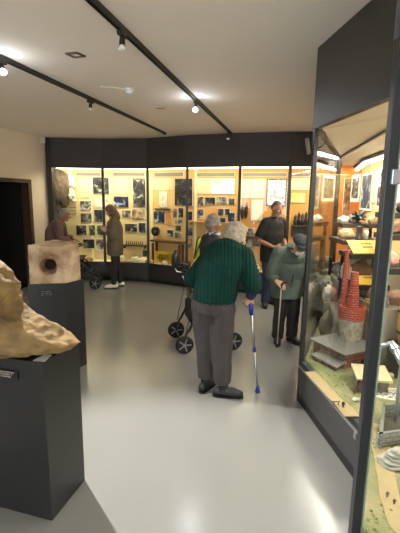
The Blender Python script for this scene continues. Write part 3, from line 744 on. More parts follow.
# ------------------------------------------------------------------ large showcase on the right
C3, C2, C1, CF = V((.635, 1.34)), V((.97, 2.05)), V((.85, 3.0)), V((1.8, 5.2))
C4 = V((1.35, .75))
CE = V((2.25, 6.42))
WL = [V((2.05, .8)), V((1.98, 3.5)), V((2.22, 5.2)), V((2.6, 6.45))]       # line of its back wall
rc = thing('display_case', 'tall angled glass showcase on the right with a model landscape inside', 'display case', (1.4, 2.5, 0))
SEG = [(C1, C2), (C2, C3), (C3, C4), (CF, C1), (CE, CF)]
b = BM()
for a, c in SEG: wallseg(b, a, c, .075, .335, .03, 0)
part('plinth', b, M('plinth_panel', (60, 60, 60), .4, var=.05), rc)
b = BM()
for a, c in SEG: wallseg(b, a, c, 0, .075, .018, 0)
part('toe_kick', b, BLACK, rc)
b = BM()
for a, c in SEG[:1]: wallseg(b, a, c, .308, .325, .042, 0)
part('plinth_trim', b, CHROME, rc)
b = BM()
for a, c in SEG: wallseg(b, a, c, .335, .37, .036, 0)
part('bottom_rail', b, POSTM, rc)
FZ = 2.19
b = BM()
for a, c in SEG: wallseg(b, a, c, FZ, CEIL-.003, .05, 0)
part('fascia', b, M('fascia_grey', (60, 58, 56), .5, var=.03), rc)
b = BM()
foot = [C4, C3, C2, C1, CF, CE, WL[3], WL[2], WL[1], WL[0]]
prism(b, foot, .32, .335); part('deck', b, CHAR2, rc)
b = BM(); prism(b, foot, 2.215, 2.24); part('case_ceiling', b, M('case_ceiling_white', (214, 204, 190), .7, var=.02), rc)
for a, c in SEG:
    b = BM(); wallseg(b, a, c, .37, FZ, .008, 0); part('glass_pane', b, GLASS, rc)
for i, (p, w) in enumerate(((C3, .034), (C2, .03), (C1, .034), (CF, .05))):
    b = BM(); d = (C2-C1).normalized() if i in (1, 2) else V((.0, 1)); rot = Matrix.Rotation(math.atan2(d.y, d.x), 3, 'Z')
    box(b, (p.x, p.y, FZ/2), (w, w, FZ), rot)
    part('post', b, POSTM, rc, bevel=.003)
b = BM(); p = V((C3.x+.017, C3.y-.005)); box(b, (p.x+.006, p.y-.008, 1.27), (.006, .01, 1.8)); part('glass_edge_strip', b, M('seal_pale', (130, 140, 124), .4), rc)
b = BM(); q = V((C3.x, C3.y-.02)); zz = aty(389, 177, 1.33).z; box(b, (C3.x+.015, C3.y-.012, zz), (.03, .026, .05)); part('hinge', b, CHROME, rc, bevel=.003)
p = C1+(C2-C1)*.955; zz = .285; n = V((-1, 0))
b = BM(); box(b, (p.x-.02, p.y, .29), (.012, .03, .05)); part('lock', b, CHROME, rc, bevel=.003)
# white bracket and cable at the near top corner
b = BM(); p = aty(309.5, 146, 3.0); box(b, (C1.x-.05, C1.y+.02, p.z), (.02, .05, .12), Matrix.Rotation(-.2, 3, 'Y')); part('sensor', b, M('sensor_beige', (100, 94, 86), .5), rc, bevel=.006)
b = BM(); tube(b, [V((C1.x+.012, C1.y-.03, 2.17)), V((C1.x+.05, C1.y-.05, 2.16)), V((C1.x+.06, C1.y-.08, 2.1)), V((C1.x+.035, C1.y-.06, 2.06)), V((C1.x+.012, C1.y-.03, 2.05))], .004); part('cable', b, BLACK, rc)
WC = [(222, 190, 138), (226, 190, 130), (226, 148, 74)]
for i in range(3):
    b = BM(); wallseg(b, WL[i], WL[i+1], .335, 2.32, .03, -1)
    part('back_panel', b, M('case_wall_%d' % i, WC[i], .75, var=.06, scale=2), rc)
b = BM(); wallseg(b, C4, WL[0], .0, CEIL-.01, .03, 0); part('end_panel', b, CHAR2, rc)
b = BM(); wallseg(b, CE, WL[3], .335, 2.32, .03, 0); part('end_panel', b, M('case_wall_2', WC[2], .75), rc)
LED2 = emat('led_neutral', (255, 244, 222), 4)
for i in range(3):
    a, c = WL[i], WL[i+1]; d = (c-a).normalized(); n = V((-d.y, d.x))
    b = BM(); wallseg(b, a+n*.07, c+n*.07, 2.135, 2.17, .05, 0); part('light_strip', b, LED2, rc)
    b = BM(); wallseg(b, a+n*.06, c+n*.06, 2.17, 2.213, .1, 0); part('light_box', b, CHAR2, rc)
    mid = (a+c)/2+n*.45; L_ = (c-a).length
    lo = lamp('AREA', 'case_light', (mid.x, mid.y, 2.19), 19*L_, (1, .95, .84), .12, sy=L_*.9)
    lo.rotation_euler = (0, 0, math.atan2(d.y, d.x)-PI/2)
b = BM(); wallseg(b, V((1.25, 2.1)), V((1.75, 5.0)), 2.195, 2.214, .02, 0); part('ceiling_joint', b, BLACK, rc)

# wall pictures in the right case
RW = [Wall(WL[i+1], WL[i], .0) for i in range(2)] + [Wall(CE, WL[3], .016)]
def hang2(k, x0, y0, x1, y1, *a, **kw):
    return hang(RW[k], x0, y0, x1, y1, *a, **kw)
hang2(1, 353, 175.5, 359, 202, 'bw', 'white mounted upright poster on the orange wall of the right showcase', name='poster', cat='poster', border=.05)
hang2(1, 363.5, 174, 371, 211, 'blue', 'tall grey blue poster on the wall of the right showcase', name='poster', cat='poster', border=.03)
hang2(1, 373, 172, 378.5, 203, 'text', 'yellowish text sheet between two posters of the right showcase', name='text_sheet', cat='text sheet')
hang2(0, 380, 168, 388, 208, 'red', 'pale poster with purple patch partly behind the near post', name='poster', cat='poster', border=.02)
hang2(0, 393, 165, 404, 205, 'pale', 'pale print at the right edge of the picture, high on the wall', name='poster', cat='poster')
hang2(2, 344.5, 178, 349, 214, 'sepia', 'pinkish brown narrow poster at the far end of the right showcase', name='poster', cat='poster')

# ---- model landscape
def front_x(Y):
    P = [C4, C3, C2, C1, CF, CE]
    for a, c in zip(P[1:], P[2:]):
        if a.y <= Y <= c.y: return a.x+(c.x-a.x)*(Y-a.y)/(c.y-a.y)
    return C3.x+(C4.x-C3.x)*(C3.y-Y)/(C3.y-C4.y)
def back_x(Y):
    for a, c in zip(WL, WL[1:]):
        if a.y <= Y <= c.y: return a.x+(c.x-a.x)*(Y-a.y)/(c.y-a.y)
    return WL[0].x
def gz(x, Y):
    t = max(0, min(1, (x-front_x(Y))/(back_x(Y)-front_x(Y))))
    z = .375 + .30*max(0, t-.62)**1.0 + .008*noise.noise(V((x*4, Y*4, 2)))*min(1, t*3)
    return z + .35*max(0, Y-3.6)*.25
b = BM(); NU, NV = 44, 120; grid = []
for j in range(NV+1):
    Y = .86+(5.15-.86)*j/NV; row = []
    for i in range(NU+1):
        x = front_x(Y)+.026+(back_x(Y)-.03-front_x(Y)-.02)*i/NU; row.append(b.verts.new((x, Y, gz(x, Y)+.004*noise.noise(V((x*25, Y*25, 0))))))
    grid.append(row)
for j in range(NV):
    for i in range(NU): b.faces.new((grid[j][i], grid[j][i+1], grid[j+1][i+1], grid[j+1][i]))
e = bmesh.ops.extrude_face_region(b, geom=b.faces[:])
for v in e['geom']:
    if isinstance(v, bmesh.types.BMVert): v.co.z = .336
EARTH = M('earth_and_grass', (158, 146, 110), .95, var=.12, scale=4.5, rgb2=(96, 108, 60), bump=1, bscale=90, detail=9)
t = thing('model_landscape', 'sandy and grassy model ground spread over the floor of the right showcase', 'model landscape', (1.4, 2.5, .336))
part('terrain', b, EARTH, t, smooth=True)
def gp(px, py, up=0):
    z = .4
    for _ in range(8):
        p = atz(px, py, z); z = gz(p.x, p.y)
    return V((p.x, p.y, z+up))
b = BM(); pp = [gp(x, y) for x, y in ((310, 372), (322, 385), (333, 397), (345, 408), (352, 417))]
def strip(b, pts, w, up=.004, n=6):
    P = []
    for a, c in zip(pts, pts[1:]):
        for k in range(n): P.append(a.lerp(c, k/n))
    P.append(pts[-1]); A = []
    for i, p in enumerate(P):
        d = (P[min(i+1, len(P)-1)]-P[max(0, i-1)]); d.z = 0; d.normalize(); nn = V((-d.y, d.x, 0))
        row = []
        for s in (-1, 1):
            q = p+nn*w/2*s*(1+.15*noise.noise(p*9)); q.z = gz(q.x, q.y)+up; row.append(b.verts.new(q))
        A.append(row)
    for a, c in zip(A, A[1:]): b.faces.new((a[0], a[1], c[1], c[0]))
    bmesh.ops.solidify(b, geom=b.faces[:], thickness=.004)
PATH = M('path_sand', (206, 184, 140), .95, var=.08, scale=14, bump=.3)
strip(b, pp, .09); part('path', b, PATH, t)
b = BM(); strip(b, [gp(x, y) for x, y in ((380, 425), (381, 450), (386, 475), (390, 500), (399, 525), (415, 545))], .085); part('path', b, PATH, t)
GRASS = M('model_grass', (92, 112, 52), .95, var=.3, scale=30, bump=.6, rgb2=(140, 150, 80))
rr = random.Random(4); b = BM()
for px, py, n in ((350, 385, 26), (365, 395, 30), (385, 375, 30), (392, 400, 16), (395, 430, 20), (372, 445, 16), (378, 520, 16), (312, 350, 20), (340, 380, 14), (395, 360, 26)):
    for _ in range(n):
        p = gp(px+rr.gauss(0, 8), py+rr.gauss(0, 7))
        if front_x(p.y)+.05 < p.x < back_x(p.y)-.05:
            s = rr.uniform(.004, .009); ell(b, p, (s, s, s*1.1), sub=1)
o = part('grass_tufts', b, GRASS, t); o['kind'] = 'stuff'

# ---- furnace house
def hrot(a): return Matrix.Rotation(a, 3, 'Z')
K = gp(344, 369); ang = math.radians(27)
R3 = hrot(ang); ux, uy = R3 @ V((1, 0, 0)), R3 @ V((0, 1, 0))
# local frame: x to the right along the gable front, y away
zb = K.z-.02
WT = M('model_timber', (84, 58, 42), .8, var=.25, scale=10, kind='wave', rgb2=(112, 76, 54), stretch=(1, 1, .2))
BR = M('model_brick', (118, 56, 44), .85, var=.12, scale=9, kind='brick', rgb2=(150, 96, 76))
SLATE = M('model_slate', (118, 116, 110), .7, var=.08, scale=10)
t = thing('model_furnace_house', 'dark timber model house with wide grey roof and brick front under the thick chimney', 'model house', (K.x, K.y, zb))
hw, hl, hz = .34, .33, .165
Z_ = V((0, 0, 1))
def LP(x, y, z): return V((K.x, K.y, zb))+ux*x+uy*y+V((0, 0, z))
def hexa(b, pts):
    v = [b.verts.new(p) for p in pts]
    for f in ((0, 1, 2, 3), (7, 6, 5, 4), (0, 4, 5, 1), (1, 5, 6, 2), (2, 6, 7, 3), (3, 7, 4, 0)): b.faces.new([v[i] for i in f])
b = BM(); hexa(b, [LP(0, .02, 0), LP(0, hl, 0), LP(.012, hl, 0), LP(.012, .02, 0), LP(0, .02, hz), LP(0, hl, hz), LP(.012, hl, hz), LP(.012, .02, hz)])
hexa(b, [LP(0, hl, 0), LP(hw, hl, 0), LP(hw, hl+.012, 0), LP(0, hl+.012, 0), LP(0, hl, hz), LP(hw, hl, hz), LP(hw, hl+.012, hz), LP(0, hl+.012, hz)])
hexa(b, [LP(hw-.012, 0, 0), LP(hw-.012, hl, 0), LP(hw, hl, 0), LP(hw, 0, 0), LP(hw-.012, 0, hz), LP(hw-.012, hl, hz), LP(hw, hl, hz), LP(hw, 0, hz)]); part('timber_wall', b, WT, t)
b = BM(); hexa(b, [LP(-.006, 0, 0), LP(-.006, .02, 0), LP(hw, .02, 0), LP(hw, 0, 0), LP(-.006, 0, hz), LP(-.006, .02, hz), LP(hw, .02, hz), LP(hw, 0, hz)]); part('brick_wall', b, BR, t)
b = BM()
ev = [LP(-.035, -.035, hz-.01), LP(hw+.035, -.035, hz-.01), LP(hw+.035, hl+.035, hz-.01), LP(-.035, hl+.035, hz-.01)]
tp_ = [LP(hw*.38, hl*.35, hz+.055), LP(hw*.62, hl*.35, hz+.055), LP(hw*.62, hl*.65, hz+.055), LP(hw*.38, hl*.65, hz+.055)]
for lo_, hi_ in ((ev, tp_),):
    dn = [p-Z_*.012 for p in lo_]; A = [b.verts.new(p) for p in dn]; B_ = [b.verts.new(p) for p in lo_]; C_2 = [b.verts.new(p) for p in hi_]
    b.faces.new(A[::-1]); b.faces.new(C_2)
    for k in range(4):
        b.faces.new((A[k], A[(k+1) % 4], B_[(k+1) % 4], B_[k])); b.faces.new((B_[k], B_[(k+1) % 4], C_2[(k+1) % 4], C_2[k]))
part('roof', b, SLATE, t)
# lean-to on the left
b = BM(); hexa(b, [LP(-.1, -.02, .05), LP(-.1, .26, .05), LP(.0, .26, .08), LP(.0, -.02, .08), LP(-.1, -.02, .058), LP(-.1, .26, .058), LP(.0, .26, .088), LP(.0, -.02, .088)]); part('lean_to_roof', b, SLATE, t)
for y in (-.01, .07, .14, .21):
    b = BM(); p = LP(-.092, y, 0); box(b, p+V((0, 0, .028)), (.009, .009, .058), R3); part('lean_to_post', b, WT, t)
# door openings on the brick front
b = BM()
for x in (.09, .21): box(b, LP(x, -.002, .03), (.045, .006, .06), R3)
part('doorway', b, BLACK, t)
# thick chimney standing through the roof
RB = M('chimney_red_brick', (158, 62, 48), .85, var=.1, scale=13, kind='brick', rgb2=(196, 116, 96))
GST = M('chimney_grey_stone', (158, 150, 136), .85, var=.2, scale=30, kind='voronoi', bump=.5)
cb = aty(350, 332, LP(.17, .15, 0).y)
t = thing('model_chimney', 'thick red brick chimney on a round grey stone base on the furnace house roof', 'model chimney', cb)
S = cb.y/385
z1 = aty(350, 318, cb.y).z-cb.z; z2 = aty(350, 306, cb.y).z-cb.z; z3 = aty(352.5, 273, cb.y).z-cb.z
b = BM(); lathe(b, [(11.2*S, -.05), (11.5*S, 0), (11.8*S, z1*.9), (11.5*S, z1), (.001, z1)], cb, 30); part('stone_base', b, GST, t, smooth=False)
b = BM(); lathe(b, [(11.5*S, z1), (13.4*S, z1+.004), (13.6*S, z2-.022), (12.6*S, z2-.018), (12.8*S, z2), (10.5*S, z2), (10.2*S, z2-.015), (.001, z2-.015)], cb, 30); part('brick_ring', b, RB, t)
b = BM(); hh = z3-z2; prof = []
for k in range(7):
    f = k/6; r = (6.6-3.1*f)*S; prof += [(r, z2-.015+(hh+.015)*f)]
    if k in (2, 4): prof += [(r*1.09, z2+hh*f), (r*1.09, z2+hh*f+.006), (r, z2+hh*f+.007)]
prof += [(3.9*S, z3+.001), (3.9*S, z3+.008), (2.4*S, z3+.008), (2.3*S, z3-.02), (.001, z3-.02)]
lathe(b, prof, cb, 24); part('stack', b, RB, t)
cq = aty(343, 306, cb.y+.32); S2 = cq.y/385; zt = aty(346, 250, cq.y).z
zg = gz(cq.x, cq.y)
t = thing('model_chimney', 'tall thin red brick chimney standing behind the thick one', 'model chimney', (cq.x, cq.y, zg))
b = BM(); H_ = zt-zg; lathe(b, [(4.2*S2, 0), (4.0*S2, H_*.3), (3.3*S2, H_*.6), (2.5*S2, H_*.97), (3.0*S2, H_*.975), (3.0*S2, H_), (1.8*S2, H_), (1.7*S2, H_-.03), (.001, H_-.03)], (cq.x, cq.y, zg), 20); part('stack', b, RB, t)
b = BM(); lathe(b, [(5.4*S2, 0), (5.4*S2, .05), (4.4*S2, .06), (.001, .06)], (cq.x, cq.y, zg), 20); part('plinth', b, RB, t)
# second house behind on the left
def house(name, label, c, w, l, h, rise, rz, roof, wall):
    r_ = hrot(rz); t = thing(name, label, 'model house', c); f = lambda x, y, z: V(c)+r_ @ V((x, y, z))
    b = BM(); hexa(b, [f(-w/2, -l/2, 0), f(-w/2, l/2, 0), f(w/2, l/2, 0), f(w/2, -l/2, 0), f(-w/2, -l/2, h), f(-w/2, l/2, h), f(w/2, l/2, h), f(w/2, -l/2, h)])
    v = [b.verts.new(f(x, y, z)) for y in (-l/2, l/2) for x, z in ((-w/2, h), (w/2, h), (0, h+rise))]
    b.faces.new(v[:3]); b.faces.new(v[3:][::-1]); part('wall', b, wall, t)
    b = BM()
    for s in (-1, 1):
        x0 = s*(w/2+.02); hexa(b, [f(x0, -l/2-.02, h-.012), f(x0, l/2+.02, h-.012), f(0, l/2+.02, h+rise), f(0, -l/2-.02, h+rise), f(x0, -l/2-.02, h), f(x0, l/2+.02, h), f(0, l/2+.02, h+rise+.012), f(0, -l/2-.02, h+rise+.012)])
    part('roof', b, roof, t)
    b = BM(); box(b, f(0, -l/2, h*.4), (w*.2, .008, h*.8), r_); part('doorway', b, BLACK, t)
    return t
p = gp(332, 330); p.z -= .015
house('model_shed', 'grey roofed model shed behind the furnace house on its left', (p.x+.08, p.y+.42, p.z), .22, .3, .12, .09, .5, SLATE, WT)
p = gp(372, 344)
# wooden scaffold frame, right of the chimney
YW = M('scaffold_wood', (216, 176, 96), .6, var=.1)
sc_ = aty(370, 334, 3.05); t = thing('model_scaffold', 'pale yellow wooden scaffold frame right of the thick chimney', 'model scaffold', (sc_.x, sc_.y, gz(sc_.x, sc_.y)))
zt = aty(370, 300, 3.05).z; z0 = gz(sc_.x, sc_.y)
for dx in (-.05, .05):
    for dy in (-.05, .05):
        b = BM(); cyl(b, (sc_.x+dx, sc_.y+dy, z0), (sc_.x+dx*.7, sc_.y+dy*.7, zt), .006, seg=8); part('upright', b, YW, t)
for z in (.3, .6, .85, 1):
    for s in (-1, 1):
        zz = z0+(zt-z0)*z; k = .05*(1-.3*z)
        b = BM(); cyl(b, (sc_.x-k*1.4, sc_.y+s*k, zz), (sc_.x+k*1.4, sc_.y+s*k, zz), .005, seg=8); part('rail', b, YW, t)
        b = BM(); cyl(b, (sc_.x+s*k, sc_.y-k*1.2, zz), (sc_.x+s*k, sc_.y+k*1.2, zz), .005, seg=8); part('rail', b, YW, t)
for s in (-1, 1):
    b = BM(); cyl(b, (sc_.x-s*.05, sc_.y-.05, z0+.02), (sc_.x+s*.036, sc_.y-.04, zt-.05), .004, seg=8); part('brace', b, YW, t)
# thatched stone hut with pale roof
p = gp(362, 394); t = thing('model_hut', 'small rough stone hut with pale mossy roof in front of the brick wall', 'model house', p)
HUT = M('hut_stone', (104, 98, 84), .9, var=.35, scale=24, bump=.6); MOSS = M('hut_roof', (190, 178, 140), .9, var=.15, scale=16, bump=.4)
r_ = hrot(-.15)
b = BM(); box(b, p+r_ @ V((.07, .09, .045)), (.2, .16, .1), r_); bb = remesh(b, .008, 3, lambda q: .006*noise.noise(q*40)); part('wall', bb, HUT, t, smooth=True)
b = BM(); f = lambda x, y, z: p+r_ @ V((x, y, z))
hexa(b, [f(-.04, 0, .092), f(-.04, .19, .115), f(.19, .19, .115), f(.19, 0, .092), f(-.04, 0, .108), f(-.04, .19, .135), f(.19, .19, .135), f(.19, 0, .108)]); part('roof', b, MOSS, t)
for k in range(3):
    b = BM(); cyl(b, f(-.05, .0+.02*k, 0), f(-.035+.012*k, -.004, .1), .006, seg=8); part('prop', b, WT, t)
# round stone ring lying right of the post
p = gp(386, 372); t = thing('model_stone_ring', 'round flat pale stone ring in the grass right of the near post', 'model', p)
b = BM(); lathe(b, [(.085, -.01), (.09, .012), (.08, .02), (.05, .02), (.045, .01), (.001, .01)], p, 26); part('ring', b, MOSS, t, smooth=True)
b = BM(); lathe(b, [(.02, .01), (.022, .02), (.012, .026), (.001, .026)], p, 14); part('centre_stone', b, BR, t)
# gravel bed with a kerb
p = gp(392, 397); t = thing('model_gravel_bed', 'oval bed of grey gravel with a pale kerb, right edge of the landscape', 'model', p)
b = BM(); prof = [(.0, .0)]
seg = 30
def oval(b, c, rx, ry, w, h):
    R_ = []
    for k in range(seg):
        a = 2*PI*k/seg; o_ = V((math.cos(a)*rx, math.sin(a)*ry, 0)); i_ = V((math.cos(a)*(rx-w), math.sin(a)*(ry-w), 0))
        R_.append([b.verts.new(V(c)+q) for q in (o_+V((0, 0, -.02)), o_+V((0, 0, h)), i_+V((0, 0, h)), i_+V((0, 0, -.02)))])
    for k in range(seg):
        A, B_ = R_[k], R_[(k+1) % seg]
        for j in range(4): b.faces.new((A[j], A[(j+1) % 4], B_[(j+1) % 4], B_[j]))
oval(b, p+V((.03, 0, 0)), .17, .085, .02, .022); part('kerb', b, M('kerb_pale', (206, 200, 178), .8, var=.1), t)
GRAV = M('gravel_grey', (150, 148, 142), .9, var=.4, scale=50, kind='voronoi', rgb2=(206, 204, 198))
b = BM()
for _ in range(420):
    a = rr.uniform(0, 2*PI); q = math.sqrt(rr.random())
    c_ = p+V((.03+math.cos(a)*q*.145, math.sin(a)*q*.062, .008+.012*(1-q))); s = rr.uniform(.005, .009); lumps(b, c_, s, rr.random()*50, .4, 2, sub=1)
o = part('gravel', b, GRAV, t); o['kind'] = 'stuff'
# walled brick pit
c0, c1, c2_ = gp(377.5, 449), gp(374.5, 412), gp(402, 452)
t = thing('model_walled_pit', 'square grey block walled pit on the landscape, right of the near post', 'model', c0)
BLK = M('model_grey_block', (150, 150, 142), .85, var=.1, scale=9, kind='brick', rgb2=(104, 104, 98))
e_ = (gp(409, 444)-c0); e_.z = 0; f_ = (gp(381, 417)-c0); f_.z = 0
A_ = [c0, c0+e_, c0+e_+f_, c0+f_]
hpit = aty(376, 408+6, c0.y).z - c0.z
hpit = .085
for k in range(4):
    b = BM(); wallseg(b, A_[k].xy, A_[(k+1) % 4].xy, min(q.z for q in A_)-.03, c0.z+hpit, .018, 1); part('wall', b, BLK, t)
b = BM(); prism(b, [q.xy for q in A_], c0.z-.03, c0.z+.012); part('floor', b, M('pit_floor', (84, 80, 72), .9, var=.2), t)
# stone mound
p = gp(398, 466); t = thing('model_stone_mound', 'low mound of stacked grey slabs near the right edge', 'model', p)
SL = M('slab_grey', (156, 150, 138), .85, var=.2, scale=20, bump=.4)
for k in range(5):
    b = BM(); lumps(b, p+V((.02, .02, .01+k*.014)), (.115-.016*k, .07-.009*k, .014), k+3, .22, 2.2, sub=3); part('slab', b, SL, t, smooth=True)
# tiny figures
def figurine(px, py, h, label, col, grp='tiny figures in the model landscape'):
    p = gp(px, py); t = thing('figurine', label, 'figurine', p, 0, grp); c_ = M('figurine_'+col, {'black': (26, 24, 24), 'grey': (96, 92, 90), 'brown': (92, 60, 50)}[col], .6)
    b = BM(); limb(b, [p+V((-.1*h, 0, .04*h)), p+V((-.06*h, 0, .25*h)), p+V((-.05*h, 0, .48*h))], [.05*h, .05*h, .07*h], 1); limb(b, [p+V((.1*h, 0, .04*h)), p+V((.06*h, 0, .25*h)), p+V((.05*h, 0, .48*h))], [.05*h, .05*h, .07*h], 1)
    limb(b, [p+V((0, 0, .5*h)), p+V((0, 0, .76*h))], [.1*h, .13*h], 1)
    for s in (-1, 1): limb(b, [p+V((s*.14*h, 0, .76*h)), p+V((s*.2*h, -.02*h, .58*h)), p+V((s*.16*h, -.1*h, .46*h))], [.05*h, .04*h, .035*h], 1)
    part('body', b, c_, t, smooth=True)
    b = BM(); ell(b, p+V((0, 0, .9*h)), .09*h); part('head', b, M('figurine_skin', (190, 140, 110), .6), t, smooth=True)
    return t
figurine(343, 408, .05, 'tiny black figure beside the sandy path near the plinth corner', 'black')
figurine(387, 498, .036, 'tiny grey figure, left of the pair on the wide path', 'grey')
figurine(394, 505, .034, 'tiny brown figure, right of the pair on the wide path', 'brown')
p = gp(336, 406); t = thing('model_sawhorse', 'tiny black trestle by the path left of the black figure', 'model', p)
for s in (-1, 1):
    b = BM(); tube(b, [p+V((s*.017, -.012, 0)), p+V((s*.012, 0, .03)), p+V((s*.017, .012, 0))], .002, 6); part('trestle_leg', b, BLACK, t)
b = BM(); cyl(b, p+V((-.025, 0, .031)), p+V((.025, 0, .031)), .003, seg=6); part('beam', b, BLACK, t)
p = gp(356, 401); b = BM(); lumps(b, p+V((0, 0, .01)), (.025, .02, .014), 3, .3); simple('model_stone', 'little pale green stone in the grass in front of the stone hut', 'rock', b, M('stone_pale_green', (170, 184, 160), .8, var=.1), smooth=True)
p = gp(352, 392); 

# ---- rocky hill and upper shelves with exhibits
HILL = M('hill_rock', (128, 120, 104), .9, var=.3, scale=6, bump=.7, bscale=20, rgb2=(176, 166, 142), detail=8)
for k, (px, py, Y, r, lb) in enumerate(((318, 322, 3.45, (.2, .24, .24), 'large dark model rock slope left of the thin chimney, seen through the glass'), )):
    p = aty(px, py, Y)
    p.x = max(p.x, front_x(Y)+r[0]+.12)
    b = BM(); lumps(b, V((p.x, p.y, gz(p.x, p.y)+r[2]*.45)), r, k+31, .3, 1.8, sub=4, flat=.6); simple('model_rock_slope', lb, 'model rock', b, [M('hill_dark', (112, 104, 90), .9, var=.35, scale=6, bump=.7), HILL][k], smooth=True)
SHB = M('shelf_black', (32, 31, 30), .4, var=.05); YL = M('label_yellow', (224, 178, 62), .55, var=.05)
def shelf(label, px0, px1, py, Y, depth=.3, sides=(-1, 1)):
    a, c = aty(px0, py, Y), aty(px1, py, Y); z = (a.z+c.z)/2; cx = (a.x+c.x)/2
    t = thing('display_shelf', label, 'shelf', (cx, Y+depth/2, 0.34)); w = c.x-a.x
    b = BM(); box(b, (cx, Y+depth/2, z), (w, depth, .045)); part('board', b, SHB, t, bevel=.003)
    for s in sides:
        b = BM(); x = cx+s*(w/2-.03); y = Y+depth-.03; g = gz(x, y)-.02; box(b, (x, y, (g+z-.0225)/2), (.03, .03, z-.0225-g)); part('support', b, SHB, t)
    return V((cx, Y, z+.0225)), w
def ylabel(label, c, w, d, rows):
    t = thing('display_label', label, 'label', c); rot = Matrix.Rotation(math.radians(28), 3, 'X')
    ctr = V(c)+V((0, d*.44, .005+d*.235)); b = BM(); box(b, ctr, (w, d, .008), rot); part('board', b, YL, t)
    b = BM()
    nrm_ = rot @ V((0, 0, 1)); up_ = rot @ V((0, 1, 0))
    for k, (l, x) in enumerate(rows):
        m_ = ctr+up_*(d*.24-k*d*.26)+V((x*w, 0, 0))
        n_ = 7
        for j in range(n_): box(b, m_+V(((j-(n_-1)/2)*l*w/n_, 0, 0))+nrm_*.005, (l*w/n_*.62, d*(.1 if j % 2 else .13), .002), rot)
    part('lettering', b, BLACK, t)
    b = BM(); box(b, V(c)+V((0, d*.75, d*.2)), (w*.8, .012, d*.4)); part('prop', b, SHB, t)
s1, w1 = shelf('higher black exhibit shelf behind the near post, carrying the larger yellow label', 351, 392, 257, 3.3)
ylabel('larger orange yellow exhibit label with two black lines on the higher shelf', s1+V((0, .002, .0)), w1*.9, .2, ((.3, .0), (.28, -.02)))
s2, w2 = shelf('lower black exhibit shelf above the thick chimney', 355, 390, 288, 3.2)
ylabel('smaller yellow exhibit label on the lower shelf', s2+V((0, .002, .0)), w2*.85, .12, ((.4, .0),))
# objects on the shelves
ROCKC = [('rock_white', (214, 206, 190)), ('rock_tan', (190, 160, 120)), ('rock_grey', (140, 134, 124)), ('rock_brown', (124, 88, 64)), ('rock_pink', (186, 140, 120)), ('rock_dark', (70, 62, 56))]
def rock(c, r, mi, seed, label, name='rock_sample'):
    nm, col = ROCKC[mi]; b = BM(); lumps(b, V(c)+V((0, 0, r[2]*.75)), r, seed, .38, 2.1, sub=3, flat=.75); return simple(name, label, 'rock', b, M(nm, col, .85, var=.25, scale=9, bump=.6), smooth=True)
rock((s2.x-.02, s2.y+.22, s2.z), (.1, .07, .1), 3, 1, 'brown rock lying behind the smaller yellow label')
rock((s2.x+.13, s2.y+.24, s2.z), (.06, .05, .07), 4, 2, 'pinkish rock at the right of the lower shelf, near the post')
rock((s2.x-.14, s2.y+.24, s2.z), (.05, .05, .09), 0, 3, 'white upright rock at the left of the lower shelf')
# upper step shelf
def step(label, px0, px1, py, Y, depth):
    return shelf(label, px0, px1, py, Y, depth)
s3, w3 = step('upper exhibit shelf under the posters, with boulders and a dark star shaped lamp', 343, 386, 243, 3.9, .45)
rock((s3.x-.12, s3.y+.2, s3.z), (.085, .07, .06), 1, 5, 'tan block shaped rock left of the black cylinder')
b = BM(); q = aty(360.5, 242, 4.0); q = V((q.x, 4.05, s3.z)); lathe(b, [(.04, 0), (.04, .01), (.034, .015), (.034, .12), (.038, .125), (.03, .14), (.001, .14)], q); simple('black_cylinder', 'black upright cylinder behind the larger yellow label', 'canister', b, BOT, smooth=True)
b = BM(); q = V((q.x+.075, 4.05, s3.z)); lathe(b, [(.02, 0), (.022, .07), (.018, .09), (.001, .092)], q); simple('white_candle', 'short white candle right of the black cylinder', 'candle', b, CARD, smooth=True)
s4, w4 = step('highest exhibit shelf at the far wall of the right showcase', 342, 384, 226, 4.35, .3)
rock((s4.x-.17, s4.y+.14, s4.z), (.06, .05, .05), 0, 6, 'white rock at the left of the highest shelf')
rock((s4.x-.05, s4.y+.16, s4.z), (.06, .05, .06), 2, 7, 'grey rock next to the white rock on the highest shelf')
rock((s4.x+.17, s4.y+.14, s4.z), (.06, .05, .05), 1, 8, 'tan rock at the right of the highest shelf')
q = aty(363, 217.5, 4.3); t = thing('star_shaped_ore', 'dark spiky ore cluster like a star in front of the highest shelf rocks', 'rock', (q.x, 4.43, s4.z))
b = BM(); c_ = V((q.x, 4.43, s4.z+.08)); ell(b, c_, .05)
for k in range(14):
    a = k*2.4; e = -.5+k*.1; v = V((math.cos(a)*math.cos(e), math.sin(a)*math.cos(e), math.sin(e))); cyl(b, c_+v*.03, c_+v*.09, .022, .005, seg=6)
part('cluster', b, M('ore_dark', (48, 52, 52), .4, metal=.3), t)
b = BM(); lathe(b, [(.05, 0), (.05, .01), (.015, .02), (.015, .05), (.001, .05)], (q.x, 4.43, s4.z)); part('foot', b, SHB, t)
# stepped bench along the back wall, rocks lying on it
BENCH = M('bench_grey', (166, 156, 136), .8, var=.15)
def bench(label, wdt, top, Y0_, Y1_, z0=.33):
    n_ = 10; f = [V((back_x(Y)-wdt-.03, Y)) for Y in [Y0_+(Y1_-Y0_)*k/n_ for k in range(n_+1)]]; r_2 = [V((back_x(p.y)-.03, p.y)) for p in f]
    b = BM(); prism(b, f+r_2[::-1], z0, top); return simple('display_step', label, 'step', b, BENCH)
bench('lower grey bench step along the back wall of the right showcase', .58, .84, 2.9, 4.95)
bench('upper grey bench step against the back wall of the right showcase', .26, 1.1, 3.6, 4.95, .84)
ORD = ('first', 'second', 'third', 'fourth', 'fifth', 'sixth', 'seventh', 'eighth', 'ninth', 'tenth', 'eleventh', 'twelfth', 'thirteenth', 'fourteenth')
CN = ('white', 'tan', 'grey', 'brown', 'pinkish', 'dark')
rr = random.Random(12)
